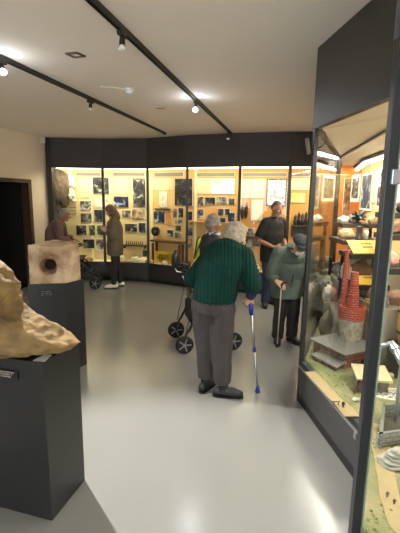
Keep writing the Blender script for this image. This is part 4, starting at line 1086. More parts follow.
for row, (off, top, n_, Y0_, Y1_) in enumerate(((.5, .84, 14, 2.98, 4.85), (.36, .84, 9, 3.05, 4.8), (.17, 1.1, 11, 3.7, 4.85))):
    for k in range(n_):
        Y = Y0_+(Y1_-Y0_)*k/(n_-1); mi = rr.choice((0, 0, 1, 2, 3, 4, 5, 2)); r = rr.uniform(.045, .07)
        if row == 1: r *= 1.1
        rock((back_x(Y)-off-.03+rr.uniform(-.02, .02), Y, top), (r*rr.uniform(.8, 1.2), min(r, (Y1_-Y0_)/(n_-1)*.45), r*rr.uniform(.7, 1.5)), mi, 70+row*20+k,
             '%s rock, %s from the near end in the %s' % (CN[mi], ORD[k], ('front row of the lower bench step', 'rear row of the lower bench step', 'row on the upper bench step')[row]))
Ys = [3.8+1.1*k/8 for k in range(9)]
f = [V((front_x(Y)+.07, Y)) for Y in Ys]; r_2 = [V((back_x(Y)-.63, Y)) for Y in Ys]
b = BM(); prism(b, f+r_2[::-1], .33, .64); simple('display_step', 'low grey bench step behind the thin chimney, along the slanting glass', 'step', b, BENCH)
for row, (t_, n_) in enumerate(((.3, 8), (.75, 8))):
    for k in range(n_):
        Y = 3.88+.95*k/(n_-1); x = front_x(Y)+.07+(back_x(Y)-.63-front_x(Y)-.07)*t_; mi = rr.choice((0, 0, 1, 2, 4, 3, 0)); r = rr.uniform(.045, .06)
        rock((x, Y, .64), (r*.9, r, r*rr.uniform(1.0, 2.0)), mi, 170+row*20+k, '%s rock, %s from the near end in the %s row of the low bench' % (CN[mi], ORD[k], ('glass side', 'inner')[row]))
# right edge: barrel, pipe, boards, shelf of pieces
p = aty(399, 340, 2.75); zg = gz(p.x+.05, p.y)
WK = M('barrel_wood', (214, 178, 116), .6, var=.12, scale=14, stretch=(1, 1, .2))
t = thing('wooden_keg', 'pale wooden keg with dark bands at the right edge of the showcase', 'barrel', (p.x+.06, p.y, zg))
bl = V((p.x+.06, p.y, zg-.01)); hk = aty(399, 292, 2.75).z-zg; z0 = aty(399, 342, 2.75).z-zg
# keg stands on a block
b = BM(); box(b, bl+V((0, 0, z0/2)), (.2, .16, z0)); part('support_block', b, SHB, t)
b = BM(); lathe(b, [(.06, z0), (.075, z0+(hk-z0)*.3), (.08, z0+(hk-z0)*.5), (.075, z0+(hk-z0)*.75), (.06, hk), (.052, hk), (.05, hk-.02), (.001, hk-.02)], bl, 24); part('staves', b, WK, t, smooth=True)
b = BM()
for f in (.2, .62): 
    z = z0+(hk-z0)*f; lathe(b, [(.074, z), (.0815, z+.002), (.0815, z+.02), (.074, z+.022)], bl, 24)
part('hoop', b, BLACK, t)
STEEL = M('pipe_steel', (176, 182, 188), .28, metal=.85, var=.08)
a, c = aty(381, 346, 2.25), aty(392, 343, 2.25); e = aty(402, 362, 2.1)
zg = gz(a.x, a.y)
t = thing('steel_pipe', 'bent shiny steel pipe lying across the landscape right of the near post', 'pipe', (c.x, c.y, zg))
b = BM(); tube(b, [a, a.lerp(c, .7), c, c.lerp(e, .25), c.lerp(e, .6), e+V((.0, 0, 0)), e+V((.05, -.05, -.05))], [.013, .014, .019, .024, .024, .024, .024], 14); part('tube', b, STEEL, t, smooth=True)
b = BM(); q = c.lerp(e, .3); cyl(b, q+V((-.004, .004, .004)), q+(e-c).normalized()*.02, .03, seg=18); part('collar', b, STEEL, t)
b = BM(); cyl(b, (e.x, e.y, gz(e.x, e.y)-.01), (e.x, e.y, e.z), .012); part('support', b, STEEL, t)
s5, w5 = shelf('shelf with rocks at the right edge of the picture beside the near post', 388, 450, 272, 2.6, .25, (1,))
rock((s5.x-.155, s5.y+.12, s5.z), (.06, .06, .06), 4, 61, 'reddish rock on the right edge shelf next to the post')
rock((s5.x-.03, s5.y+.1, s5.z), (.06, .05, .05), 5, 62, 'black rock on the right edge shelf')
s6, w6 = shelf('upper shelf with pale rocks at the right edge of the picture', 388, 450, 238, 2.9, .25, (1,))
rock((s6.x-.17, s6.y+.12, s6.z), (.08, .06, .06), 3, 63, 'brown bowl shaped rock on the upper right edge shelf')
rock((s6.x-.02, s6.y+.12, s6.z), (.08, .06, .07), 2, 64, 'grey rock on the upper right edge shelf')
s7, w7 = shelf('topmost shelf at the right edge of the picture below the pale print', 387, 450, 216, 3.1, .22, (1,))
rock((s7.x-.2, s7.y+.1, s7.z), (.06, .05, .05), 0, 65, 'white rock on the topmost right edge shelf')
rock((s7.x-.08, s7.y+.1, s7.z), (.05, .05, .06), 5, 66, 'dark rock on the topmost right edge shelf')
# ------------------------------------------------------------------ people
SKIN = M('skin_light', (206, 158, 132), .55, var=.06, scale=20)
SKINT = M('skin_tanned', (150, 100, 76), .55, var=.06, scale=20)
EYEW = M('eye_white', (228, 224, 218), .3, var=.02); EYED = M('eye_dark', (40, 30, 26), .3, var=.02)
Z = V((0, 0, 1))
def head_geo(b, c, f, u, s):
    r = f.cross(u).normalized(); R_ = Matrix((r, f, u)).transposed(); P = lambda x, y, z: c+(r*x+f*y+u*z)*s
    E_ = lambda x, y, z, rx, ry, rz: ell(b, P(x, y, z), (rx*s, ry*s, rz*s), R_)
    E_(0, -.008, .025, .077, .094, .09); E_(0, .02, -.035, .06, .068, .075); E_(0, .06, -.088, .03, .026, .024)
    E_(0, .07, .035, .05, .022, .018)
    for q in (-1, 1):
        E_(q*.04, .058, -.02, .024, .024, .026); E_(q*.079, -.005, -.005, .012, .022, .034)
    limb(b, [P(0, .086, .028), P(0, .108, -.012), P(0, .098, -.02)], [.009*s, .014*s, .014*s])
    E_(0, .082, -.052, .024, .012, .008); E_(0, .08, -.062, .021, .012, .008)
    return P
def hand_geo(b, wr, d, n, t, curl, s):
    d, n, t = V(d).normalized(), V(n).normalized(), V(t).normalized()
    rot = lambda v, a: v*math.cos(a)+n*math.sin(a)
    for off, ln, kb in ((.031, .068, .082), (.011, .078, .088), (-.010, .072, .085), (-.029, .056, .077)):
        k = wr+(d*kb+t*off)*s; limb(b, [wr+t*off*.5*s, k], [.019*s, .0135*s], 1)
        p = k; pts = [k]; a = curl*.45
        for fr, add in ((.45, .0), (.32, .6), (.23, .6)):
            p = p+rot(d, a)*ln*fr*s; pts.append(p); a += curl*add
        limb(b, pts, [.0105*s, .0095*s, .0085*s, .0075*s], 1)
    a0 = wr+(d*.022+t*.026)*s; a1 = a0+(d*.03+t*.028+n*.01)*s; a2 = a1+(d*.028+t*.006+n*(.012+.012*curl))*s; a3 = a2+(d*.02+n*.012*curl-t*.004)*s
    limb(b, [wr+d*.01*s, a0, a1, a2, a3], [.018*s, .016*s, .0125*s, .011*s, .009*s], 1)
def torso_secs(J, ease, lo=.09, fat=1.0, top=True):
    s = J['s']; pe, ch, nk = J['pelvis'], J['chest'], J['neck']; r = J['r']
    low = pe - Z*lo*s
    t1 = (ch-pe).normalized(); y1 = Z.cross(r).normalized(); y2 = t1.cross(r).normalized(); y3 = (nk-ch).normalized().cross(r).normalized()
    S = [(low, .160, .118, r, y1), (pe, .168, .124, r, y1), (pe.lerp(ch, .42), .150*fat, .112*fat, r, (y1+y2).normalized()), (pe.lerp(ch, .8), .160*fat, .115*fat, r, y2), (ch, .168, .115, r, y2), (ch.lerp(nk, .5), .165, .098, r, y3), (ch.lerp(nk, .82), .12, .075, r, y3), (nk, .06, .055, r, y3)]
    return [(c, w*s+ease, d*s+ease, xa, ya) for c, w, d, xa, ya in S]
def pose(root, f, s, hip=.9, neck=(0, 1.42), head=(.03, 1.585), bulge=.03, look=(1, 0), side=0, stance=.1, sh=(.0, 1.37), hunch=.175):
    f = V((f[0], f[1], 0)).normalized(); r = V((f.y, -f.x, 0)); o = V((root[0], root[1], 0))
    P = lambda fr, rt, z: o+f*fr*s+r*rt*s+Z*z*s
    J = dict(f=f, r=r, s=s, P=P, o=o, pelvis=P(-.02, 0, hip), neck=P(neck[0], side, neck[1]), head=P(head[0], side, head[1]))
    c = J['pelvis'].lerp(J['neck'], .66); J['chest'] = c - f*bulge*s
    J['hf'] = (f*look[0]+Z*look[1]).normalized(); J['hu'] = (Z - J['hf']*Z.dot(J['hf'])).normalized()
    for k, q in (('l', -1), ('r', 1)):
        J['sh'+k] = P(sh[0], q*hunch+side, sh[1]); J['hip'+k] = P(-.02, q*.085, hip-.05); J['kn'+k] = P(.02, q*stance*.95, .48); J['an'+k] = P(-.02, q*stance, .085)
        J['toe'+k] = (f+r*q*.25).normalized()
        J['el'+k] = P(sh[0]-.03, q*.23+side, sh[1]-.29); J['wr'+k] = P(sh[0]+.08, q*.22+side, sh[1]-.52); J['hand'+k] = (-Z+f*.3, -r*q, .5)
    return J
def person(label, J, top, trouser, shoe, skin=SKIN, hair=None, group=None, fat=1.0, sleeve=1.0, ease=.022, hem=.12, tlen=1.0, tr_rad=(.098, .075, .06), vox=.007, topname='jumper', sleeve_r=(.072, .062, .05), wr_amp=.006, sock=None, slen=.93, under=None):
    s = J['s']; o = J['o']
    t = thing('person', label, 'person', o)
    b = BM(); loft(b, torso_secs(J, 0, fat=fat), 22)
    P = head_geo(b, J['head'], J['hf'], J['hu'], s*.98)
    limb(b, [J['neck']-Z*.02*s, J['head']-J['hu']*.06*s-J['hf']*.02*s], [.058*s, .052*s])
    for k, q in (('l', -1), ('r', 1)):
        limb(b, [J['neck'].lerp(J['sh'+k], .45)-Z*.01, J['sh'+k]], [.055*s, .058*s])
        limb(b, [J['sh'+k], J['sh'+k].lerp(J['el'+k], .5), J['el'+k], J['el'+k].lerp(J['wr'+k], .35), J['wr'+k]], [.054*s, .046*s, .038*s, .039*s, .026*s])
        d, n, cu = J['hand'+k]; d = V(d).normalized(); n = V(n); n = (n-d*n.dot(d)).normalized(); th = J.get('thumb'+k, J['f'])
        th = V(th); th = (th-d*th.dot(d)-n*th.dot(n)).normalized()
        hand_geo(b, J['wr'+k]+d*.01*s, d, n, th, cu, s)
        limb(b, [J['hip'+k], J['hip'+k].lerp(J['kn'+k], .5), J['kn'+k], J['kn'+k].lerp(J['an'+k], .3), J['an'+k]], [.085*s, .074*s, .054*s, .055*s, .036*s])
        toe = J['toe'+k]; limb(b, [J['an'+k]-toe*.03*s-Z*.035*s, J['an'+k]+toe*.1*s-Z*.05*s], [.03*s, .025*s])
    part('body', remesh(b, vox, 3), skin, t, smooth=True)
    # eyes
    r = J['r']
    for q in (-1, 1):
        e = P(q*.031, .080, .012); b = BM(); ell(b, e, .0125*s); eo = part('eye', b, EYEW, t, smooth=True)
        b = BM(); ell(b, e+J['hf']*.008*s, .0065*s); obj('iris', b, EYED, eo, loc=t.location.copy(), keep=True, smooth=True)
    # trousers
    b = BM(); e = .018*s+.004
    tp = J['pelvis']+Z*.08*s; y1 = Z.cross(J['r'])
    loft(b, [(J['pelvis']-Z*.10*s, .150*s+e, .115*s+e, J['r'], y1), (J['pelvis'], .166*s+e, .124*s+e, J['r'], y1), (tp, .152*s+e, .113*s+e, J['r'], y1)], 22)
    for k in 'lr':
        an = J['kn'+k].lerp(J['an'+k], tlen); a, c, d = tr_rad
        limb(b, [J['hip'+k], J['hip'+k].lerp(J['kn'+k], .5), J['kn'+k], J['kn'+k].lerp(an, .5)], [a*s, (a+c)/2*s, c*s, (c+d)/2*s])
        cyl(b, J['kn'+k].lerp(an, .5), an-Z*.03*s, (c+d)/2*s, d*s, 18)
    part('trousers', remesh(b, .009, 3, wrinkle(wr_amp*1.3, 11, 7, 3)), trouser, t, smooth=True)
    # top
    b = BM(); S = torso_secs(J, ease, lo=hem, fat=fat); S[-1] = (S[-1][0], .068*s, .062*s, S[-1][3], S[-1][4]); loft(b, S, 24)
    for k in 'lr':
        a, c, d = sleeve_r
        limb(b, [J['neck'].lerp(J['sh'+k], .45)-Z*.01, J['sh'+k]], [.066*s, a*s])
        if sleeve >= 1:
            w = J['el'+k].lerp(J['wr'+k], slen)
            limb(b, [J['sh'+k], J['sh'+k].lerp(J['el'+k], .5), J['el'+k]], [a*s, (a+c)/2*s, c*s]); cyl(b, J['el'+k], w, c*s, d*s, 18)
        else:
            w = J['sh'+k].lerp(J['el'+k], sleeve); cyl(b, J['sh'+k], w, a*s, c*s*1.05, 18)
    part(topname, remesh(b, .008, 2, wrinkle(wr_amp, 9, 7, 8)), top, t, smooth=True)
    if under:
        for k in 'lr':
            b = BM(); limb(b, [J['el'+k].lerp(J['wr'+k], .12), J['el'+k].lerp(J['wr'+k], .84)], [.056*s, .046*s]); part('shirt_sleeve', b, under, t, smooth=True)
    for k in 'lr':
        toe = J['toe'+k]; a = J['an'+k]; g = V((a.x, a.y, 0))
        if sock: b = BM(); cyl(b, g+Z*.04, a+Z*.05*s, .046*s, .046*s, 16); part('sock', b, sock, t, smooth=True)
        b = BM(); limb(b, [g-toe*.055*s+Z*.045, g+toe*.03*s+Z*.05, g+toe*.115*s+Z*.038, g+toe*.155*s+Z*.034], [.041*s, .046*s, .044*s, .033*s])
        cyl(b, g+Z*.04, g+Z*.09*s, .05*s, .047*s, 16)
        bb = remesh(b, .007, 3)
        for v in bb.verts: v.co.z = max(v.co.z, .012)
        sh_ = part('shoe', bb, shoe, t, smooth=True)
        b = BM(); limb(b, [g-toe*.058*s+Z*.008, g+toe*.05*s+Z*.008, g+toe*.155*s+Z*.008], [.042*s, .044*s, .038*s])
        for v in b.verts: v.co.z = .014 if v.co.z > .008 else 0
        obj('sole', b, RUB, sh_, loc=t.location.copy(), keep=True)
    if hair: hair(t, J, P)
    return t
def hairmesh(t, mat, blobs, amp=.006, vox=.008, name='hair', freq=40):
    b = BM()
    for c, r, R_ in blobs: ell(b, c, r, R_)
    part(name, remesh(b, vox, 1, lambda p: amp*noise.noise(p*freq)+amp*.6*noise.noise(p*freq*2.1)), mat, t, smooth=True)
def HR(J): return Matrix((J['hf'].cross(J['hu']).normalized(), J['hf'], J['hu'])).transposed()
HAIRW = M('hair_white', (164, 150, 132), .8, var=.14, scale=30, bump=.5, bscale=90)
HAIRG = M('hair_grey', (140, 134, 126), .8, var=.18, scale=30, bump=.5, bscale=90)
HAIRB = M('hair_brown_blond', (112, 86, 60), .7, var=.25, scale=22, bump=.4, bscale=80)
def cap_hair(mat, extra=(), amp=.008, back=.0):
    def f(t, J, P):
        s = J['s']; R_ = HR(J)
        bl = [(P(0, -.022, .045), V((.09, .092, .09))*s, R_), (P(0, -.05, .01), V((.088, .072, .085))*s, R_)]
        for x, y, z, a, b_, c in extra: bl.append((P(x, y, z), V((a, b_, c))*s, R_))
        hairmesh(t, mat, bl, amp)
    return f

# --- person in the green jumper
G = pose((.13, 3.13), (.62, .78), .93)
def W3(x, y, Y): return aty(x, y, Y)
G['pelvis'] = V((.115, 3.11, .83)); G['neck'] = V((.25, 3.22, 1.315)); G['chest'] = V((.175, 3.11, 1.16))
G['head'] = V((.305, 3.27, 1.35)); G['hf'] = V((.72, .62, -.32)).normalized(); G['hu'] = (Z-G['hf']*Z.dot(G['hf'])).normalized()
G['r'] = V((.84, -.54, 0)).normalized()
G['shl'] = V((.075, 3.27, 1.165)); G['shr'] = V((.36, 3.09, 1.215))
G['ell'] = V((-.065, 3.19, 1.0)); G['wrl'] = V((-.02, 3.38, .9)); G['handl'] = (V((.3, .9, -.2)), V((.3, 0, -1)), 1.1); G['thumbl'] = V((1, 0, 0))
G['elr'] = V((.425, 3.0, .99)); G['wrr'] = V((.425, 3.12, .865))
G['handr'] = (V((.0, .55, -.8)), V((-.1, .8, .5)), 1.3); G['thumbr'] = V((-1, 0, 0))
G['hipl'] = V((.035, 3.16, .79)); G['hipr'] = V((.19, 3.07, .79))
G['knl'] = V((.06, 3.17, .44)); G['knr'] = V((.19, 3.08, .44))
G['anl'] = V((.065, 3.17, .085)); G['anr'] = V((.212, 3.06, .085))
G['toel'] = V((.55, .83, 0)).normalized(); G['toer'] = V((1, -.12, 0)).normalized()
KNIT = M('green_knit', (8, 46, 39), .95, var=.03, scale=22, kind='wave', bump=.6, rgb2=(9, 49, 41), stretch=(.5, .5, 1.8), spec=.2)
TROU = M('trousers_grey_brown', (62, 57, 56), .9, var=.1, scale=14, bump=.2, bscale=120)
SHOEB = M('shoe_black', (34, 33, 34), .6, var=.1)
SOCKD = M('sock_dark', (38, 37, 40), .9, var=.1)
def ghair(t, J, P):
    R_ = HR(J); s = J['s']
    bl = [(P(0, -.03, .05), V((.098, .1, .098))*s, R_), (P(0, -.06, -.01), V((.094, .075, .09))*s, R_), (P(.06, -.02, .0), V((.045, .06, .07))*s, R_), (P(-.06, -.02, .0), V((.045, .06, .07))*s, R_), (P(.0, .045, .09), V((.07, .045, .04))*s, R_)]
    hairmesh(t, HAIRW, bl, .012)
person('white haired person in green knitted jumper, seen from behind, leaning on a blue crutch', G, KNIT, TROU, SHOEB, hair=ghair, fat=1.12, ease=.034, hem=-.02, tr_rad=(.122, .1, .074), sleeve_r=(.085, .078, .062), sock=SOCKD, tlen=.82, slen=.22, under=M('undersleeve_navy', (28, 38, 92), .8, var=.1))
# forearm crutch
BLU = M('crutch_blue', (34, 52, 140), .45, var=.06)
hp = V((.43, 3.165, .825)); cb0 = atz(257.5, 392, 0); elp = V((.445, 3.07, 1.0))
t = thing('forearm_crutch', 'blue and silver forearm crutch in the right hand of the person in the green jumper', 'crutch', cb0)
low = cb0+Z*.03; ax = (hp-low)
b = BM(); cyl(b, low, low+ax*.45, .009); cyl(b, low+ax*.44, low+ax*.86, .0115); part('tube', b, CHROME, t, smooth=True)
b = BM(); limb(b, [low+ax*.85, hp, elp], [.018, .02, .018], 1); part('upper_shaft', b, BLU, t, smooth=True)
b = BM(); lathe(b, [(.022, 0), (.021, .01), (.015, .03), (.015, .06), (.001, .062)], cb0, 16); part('ferrule', b, BLU, t, smooth=True)
b = BM(); q = low+ax*.45; cyl(b, q-ax.normalized()*.018, q+ax.normalized()*.018, .016); part('height_clip', b, BLU, t)
b = BM(); cyl(b, hp+V((-.01, -.02, .0)), hp+V((-.02, .1, .012)), .014); part('hand_grip', b, BLACK, t, smooth=True)
b = BM(); fr = frame(V((.02, .105, -.175))); 
rings = []
for h in (-.06, .06):
    for rr_ in (.058, .063):
        rings.append([b.verts.new(elp+V((-.01, -.01, .0))+fr @ V((math.cos(a)*rr_, math.sin(a)*rr_, h))) for a in [(-.25+1.5*k/16)*PI for k in range(17)]])
for A, B_ in ((0, 1), (1, 3), (3, 2), (2, 0)):
    for k in range(16): b.faces.new((rings[A][k], rings[A][k+1], rings[B_][k+1], rings[B_][k]))
for k in (0, 16): b.faces.new((rings[0][k], rings[1][k], rings[3][k], rings[2][k]))
part('arm_cuff', b, BLU, t, smooth=False)

# --- man with the flat cap and cane
J = pose((1.02, 4.36), (.12, -1), .86, hip=.90, neck=(.20, 1.32), head=(.33, 1.385), bulge=.07, look=(.80, -.60), stance=.1, sh=(.13, 1.255), hunch=.19)
hnd = V((.905, 4.16, .735))
J['elr'] = V((.80, 4.26, .83)); J['wrr'] = hnd+V((-.05, .05, .035)); J['handr'] = (V((.6, -.5, -.45)), V((.5, .2, -.9)), 1.35); J['thumbr'] = V((.4, .8, 0))
J['ell'] = J['P'](.10, -.26, .98); J['wrl'] = J['P'](.3, -.18, .82); J['handl'] = (V((-.2, -.8, -.5)), V((-.6, 0, -.6)), .9); J['thumbl'] = V((-1, 0, .3))
JK = M('jacket_sage', (82, 94, 85), .85, var=.1, scale=8, bump=.25, bscale=90)
TRB = M('trousers_black', (34, 32, 34), .85, var=.12, scale=8)
def caphair(t, J, P):
    R_ = HR(J); s = J['s']
    hairmesh(t, M('hair_silver', (214, 212, 206), .8, var=.1, scale=30), [(P(0, -.05, .0), V((.083, .06, .06))*s, R_), (P(.07, .01, -.0), V((.016, .03, .04))*s, R_), (P(-.07, .01, -.0), V((.016, .03, .04))*s, R_)], .005)
    b = BM(); ell(b, P(0, -.012, .075), (.094*s, .108*s, .058*s), R_, 3); ell(b, P(0, .05, .062), (.082*s, .09*s, .022*s), R_, 3)
    part('flat_cap', remesh(b, .007, 3), M('cap_dark', (36, 38, 42), .85, var=.1), t, smooth=True)
    b = BM(); ell(b, P(0, .11, .045), (.07*s, .045*s, .008*s), R_, 3); part('cap_peak', b, M('cap_dark', (36, 38, 42), .85), t, smooth=True)
    b = BM()
    for q in (-1, 1):
        pts = [P(q*.034+.027*math.cos(a), .098, .004+.02*math.sin(a)) for a in [k*PI/6 for k in range(13)]]; tube(b, pts, .0025, 6)
        tube(b, [P(q*.061, .096, .01), P(q*.082, .04, .012), P(q*.084, -.01, .008)], .0025, 6)
    tube(b, [P(-.008, .1, .008), P(.008, .1, .008)], .0025, 6)
    part('glasses', b, BLACK, t)
    b = BM(); ell(b, P(0, .084, -.045), (.052*s, .03*s, .024*s), R_); ell(b, P(0, .072, -.075), (.05*s, .034*s, .036*s), R_)
    part('beard', remesh(b, .006, 2, lambda p: .003*noise.noise(p*70)), M('beard_white', (232, 228, 220), .8, var=.06), t, smooth=True)
    # jacket details
    b = BM(); c = J['chest']; p0 = J['neck']+J['f']*.085*s-Z*.02; p1 = J['chest']+J['f']*.165*s; p2 = J['pelvis']+J['f']*.175*s-Z*.04
    tube(b, [p0, p0.lerp(p1, .5)+J['f']*.025, p1+J['f']*.0, p1.lerp(p2, .5)+J['f']*.002, p2], .007, 6); part('zip', b, M('zip_dark', (44, 48, 46), .5), t)
    b = BM(); pts = [J['neck']+J['r']*math.cos(a)*.085*s+J['f']*math.sin(a)*.078*s+Z*.015 for a in [PI/2+.3+k*(2*PI-.6)/18 for k in range(19)]]
    tube(b, pts, .022*s, 8); part('collar', b, JK, t, smooth=True)
person('stooped person in sage green jacket and dark flat cap leaning on a cane', J, JK, TRB, SHOEB, hair=caphair, fat=1.18, ease=.045, hem=.26, topname='jacket', sleeve_r=(.092, .078, .058), tr_rad=(.105, .09, .075), wr_amp=.008)
cz = atz(277, 347, 0); top = hnd+Z*.005
t = thing('walking_cane', 'slim walking cane with curved handle held by the person in the flat cap', 'cane', cz)
CW = M('cane_wood', (168, 156, 142), .4, var=.15)
ax = (top-cz)
b = BM(); tube(b, [cz+Z*.03, cz+ax*.5, cz+ax*.95], .0075, 10); part('shaft', b, CW, t, smooth=True)
b = BM(); tube(b, [cz+ax*.94, top, top+V((.02, -.02, .03)), top+V((.05, -.04, .035)), top+V((.08, -.06, .02)), top+V((.09, -.07, -.01))], .012, 10); part('handle', b, M('cane_handle_dark', (60, 42, 32), .4), t, smooth=True)
b = BM(); lathe(b, [(.018, 0), (.017, .01), (.012, .04), (.001, .041)], cz, 14); part('ferrule', b, RUB, t, smooth=True)

# --- man in black shirt
J = pose((1.12, 5.93), (.55, -.83), .965, look=(.9, -.42), head=(.06, 1.57), neck=(.02, 1.42), hunch=.175)
J['elr'] = J['P'](-.06, .27, 1.09); J['wrr'] = J['P'](.17, .13, .99); J['handr'] = (J['f']*.7-J['r']*.7-Z*.1, -J['r']-J['f']*.3, .9); J['thumbr'] = Z
J['ell'] = J['P'](-.04, -.27, 1.09); J['wrl'] = J['P'](.19, -.12, .97); J['handl'] = (J['f']*.6+J['r']*.7-Z*.1, J['r']-J['f']*.3, .9); J['thumbl'] = Z
J['toer'] = V((-.1, -1, 0)).normalized(); J['o'] = J['o']; J['toel'] = V((.6, -.8, 0)).normalized()
SHIRT = M('shirt_black', (17, 15, 15), .8, var=.15, scale=8)
JEAN = M('jeans_dark_blue', (40, 48, 72), .85, var=.15, scale=10)
def bhair(t, J, P):
    R_ = HR(J); s = J['s']
    hairmesh(t, M('hair_dark_grey', (78, 72, 68), .8, var=.15), [(P(0, -.05, .02), V((.083, .058, .075))*s, R_), (P(0, -.03, .085), V((.068, .07, .04))*s, R_)], .004)
    b = BM(); ell(b, P(0, .058, -.075), (.056*s, .045*s, .04*s), R_); ell(b, P(0, .085, -.04), (.035*s, .02*s, .012*s), R_); ell(b, P(0, .07, -.1), (.036*s, .035*s, .03*s), R_)
    part('beard', remesh(b, .006, 2, lambda p: .004*noise.noise(p*60)), M('beard_grey', (140, 134, 128), .8, var=.12), t, smooth=True)
    b = BM(); pts = [J['neck']+J['r']*math.cos(a)*.078*s+J['f']*math.sin(a)*.07*s+Z*.02 for a in [PI/2+.4+k*(2*PI-.8)/18 for k in range(19)]]
    tube(b, pts, .016*s, 8); part('collar', b, SHIRT, t, smooth=True)
person('bearded person in black short sleeved shirt and dark jeans by the far showcase', J, SHIRT, JEAN, SHOEB, skin=SKINT, hair=bhair, fat=1.08, ease=.035, hem=.16, topname='shirt', sleeve=.85, sleeve_r=(.075, .074, .066), tr_rad=(.1, .08, .068))

# --- woman with long hair at the left of the far showcase
J = pose((-1.58, 7.02), (-1, -.12), .90, look=(.9, -.4), head=(.06, 1.565), neck=(.02, 1.41), hunch=.165)
J['elr'] = J['P'](.0, .22, 1.08); J['wrr'] = J['P'](.13, .12, 1.16); J['handr'] = (J['f']*.7+Z*.6, -J['r'], .8); J['thumbr'] = Z
J['ell'] = J['P'](.0, -.22, 1.07); J['wrl'] = J['P'](.13, -.10, 1.16); J['handl'] = (J['f']*.7+Z*.6, J['r'], .8); J['thumbl'] = Z
J['knl'] = J['P'](.0, -.1, .48); J['anl'] = J['P'](.02, -.1, .085); J['anr'] = J['P'](-.1, .1, .085); J['knr'] = J['P'](-.04, .1, .48)
TAUPE = M('jacket_taupe', (100, 87, 71), .9, var=.12, scale=9, bump=.3, bscale=90)
SNEAK = M('sneaker_white', (226, 218, 210), .6, var=.06)
def whair(t, J, P):
    R_ = HR(J); s = J['s']
    bl = [(P(0, -.02, .04), V((.1, .1, .1))*s, R_), (P(0, -.06, -.02), V((.1, .075, .11))*s, R_), (P(0, -.085, -.12), V((.1, .06, .12))*s, R_)]
    for q in (-1, 1): bl += [(P(q*.075, -.01, -.03), V((.03, .055, .1))*s, R_), (P(q*.075, -.03, -.12), V((.03, .05, .1))*s, R_)]
    hairmesh(t, HAIRB, bl, .008)
person('person with long brown hair, taupe jacket and white trainers at the far showcase', J, TAUPE, TRB, SNEAK, hair=whair, fat=1.0, ease=.04, hem=.22, topname='jacket', sleeve_r=(.078, .07, .055), tr_rad=(.09, .064, .048), vox=.008)
q = J['wrr'].lerp(J['wrl'], .5)+J['f']*.12+Z*.05
t = thing('leaflet', 'dark grey phone sized leaflet held up by the person with long brown hair', 'leaflet', q)
b = BM(); box(b, q, (.012, .09, .15), Matrix.Rotation(.5, 3, 'Y')); part('sheet', b, M('leaflet_dark', (66, 64, 66), .5), t, bevel=.004)

# --- stooping man at the far left
J = pose((-2.66, 6.98), (.98, .17), .95, hip=.88, neck=(.14, 1.28), head=(.22, 1.40), bulge=.06, look=(.9, -.35), sh=(.11, 1.21), hunch=.185)
J['elr'] = J['P'](.16, .24, .98); J['wrr'] = J['P'](.32, .2, .93); J['handr'] = (J['f']*.8-Z*.3, -Z, 1.0); J['thumbr'] = -J['r']
J['ell'] = J['P'](.16, -.24, .98); J['wrl'] = J['P'](.32, -.2, .93); J['handl'] = (J['f']*.8-Z*.3, -Z, 1.0); J['thumbl'] = J['r']
MAUVE = M('jumper_mauve', (104, 78, 74), .9, var=.1, scale=9, bump=.3, bscale=90)
person('stooping grey haired person in mauve brown jumper at the far left showcase', J, MAUVE, TROU, SHOEB, skin=SKINT, hair=cap_hair(HAIRG, amp=.005), fat=1.18, ease=.03, hem=.14, sleeve_r=(.085, .072, .055), vox=.008)

# --- grey haired person behind the green jumper
J = pose((.15, 4.86), (.93, .25), .93, look=(.95, -.2), hunch=.12, hip=.86, neck=(.0, 1.32), head=(.02, 1.45), sh=(.0, 1.25))
J['hf'] = V((.85, .5, -.18)).normalized(); J['hu'] = (Z-J['hf']*Z.dot(J['hf'])).normalized()
J['elr'] = J['P'](.02, .22, 1.05); J['wrr'] = J['P'](.2, .12, .95); J['ell'] = J['P'](.02, -.22, 1.05); J['wrl'] = J['P'](.2, -.12, .95)
DJ = M('jacket_dark', (44, 44, 50), .85, var=.2, scale=10)
def phair(t, J, P):
    R_ = HR(J); s = J['s']
    hairmesh(t, HAIRG, [(P(0, -.02, .05), V((.098, .1, .096))*s, R_), (P(0, -.055, .0), V((.094, .075, .09))*s, R_)], .01)
    b = BM(); pts = [J['neck']+J['r']*math.cos(a)*.09*s+J['f']*math.sin(a)*.08*s+Z*(.0) for a in [k*2*PI/20 for k in range(21)]]
    tube(b, pts, .032*s, 10); part('patterned_scarf', b, M('scarf_black_white', (38, 38, 44), .9, scale=26, kind='voronoi', rgb2=(200, 200, 204)), t, smooth=True)
person('grey haired person in dark jacket and patterned scarf, mostly hidden behind the green jumper', J, DJ, TRB, SHOEB, skin=SKINT, hair=phair, fat=.95, ease=.025, hem=.16, topname='jacket', sleeve_r=(.07, .062, .05))

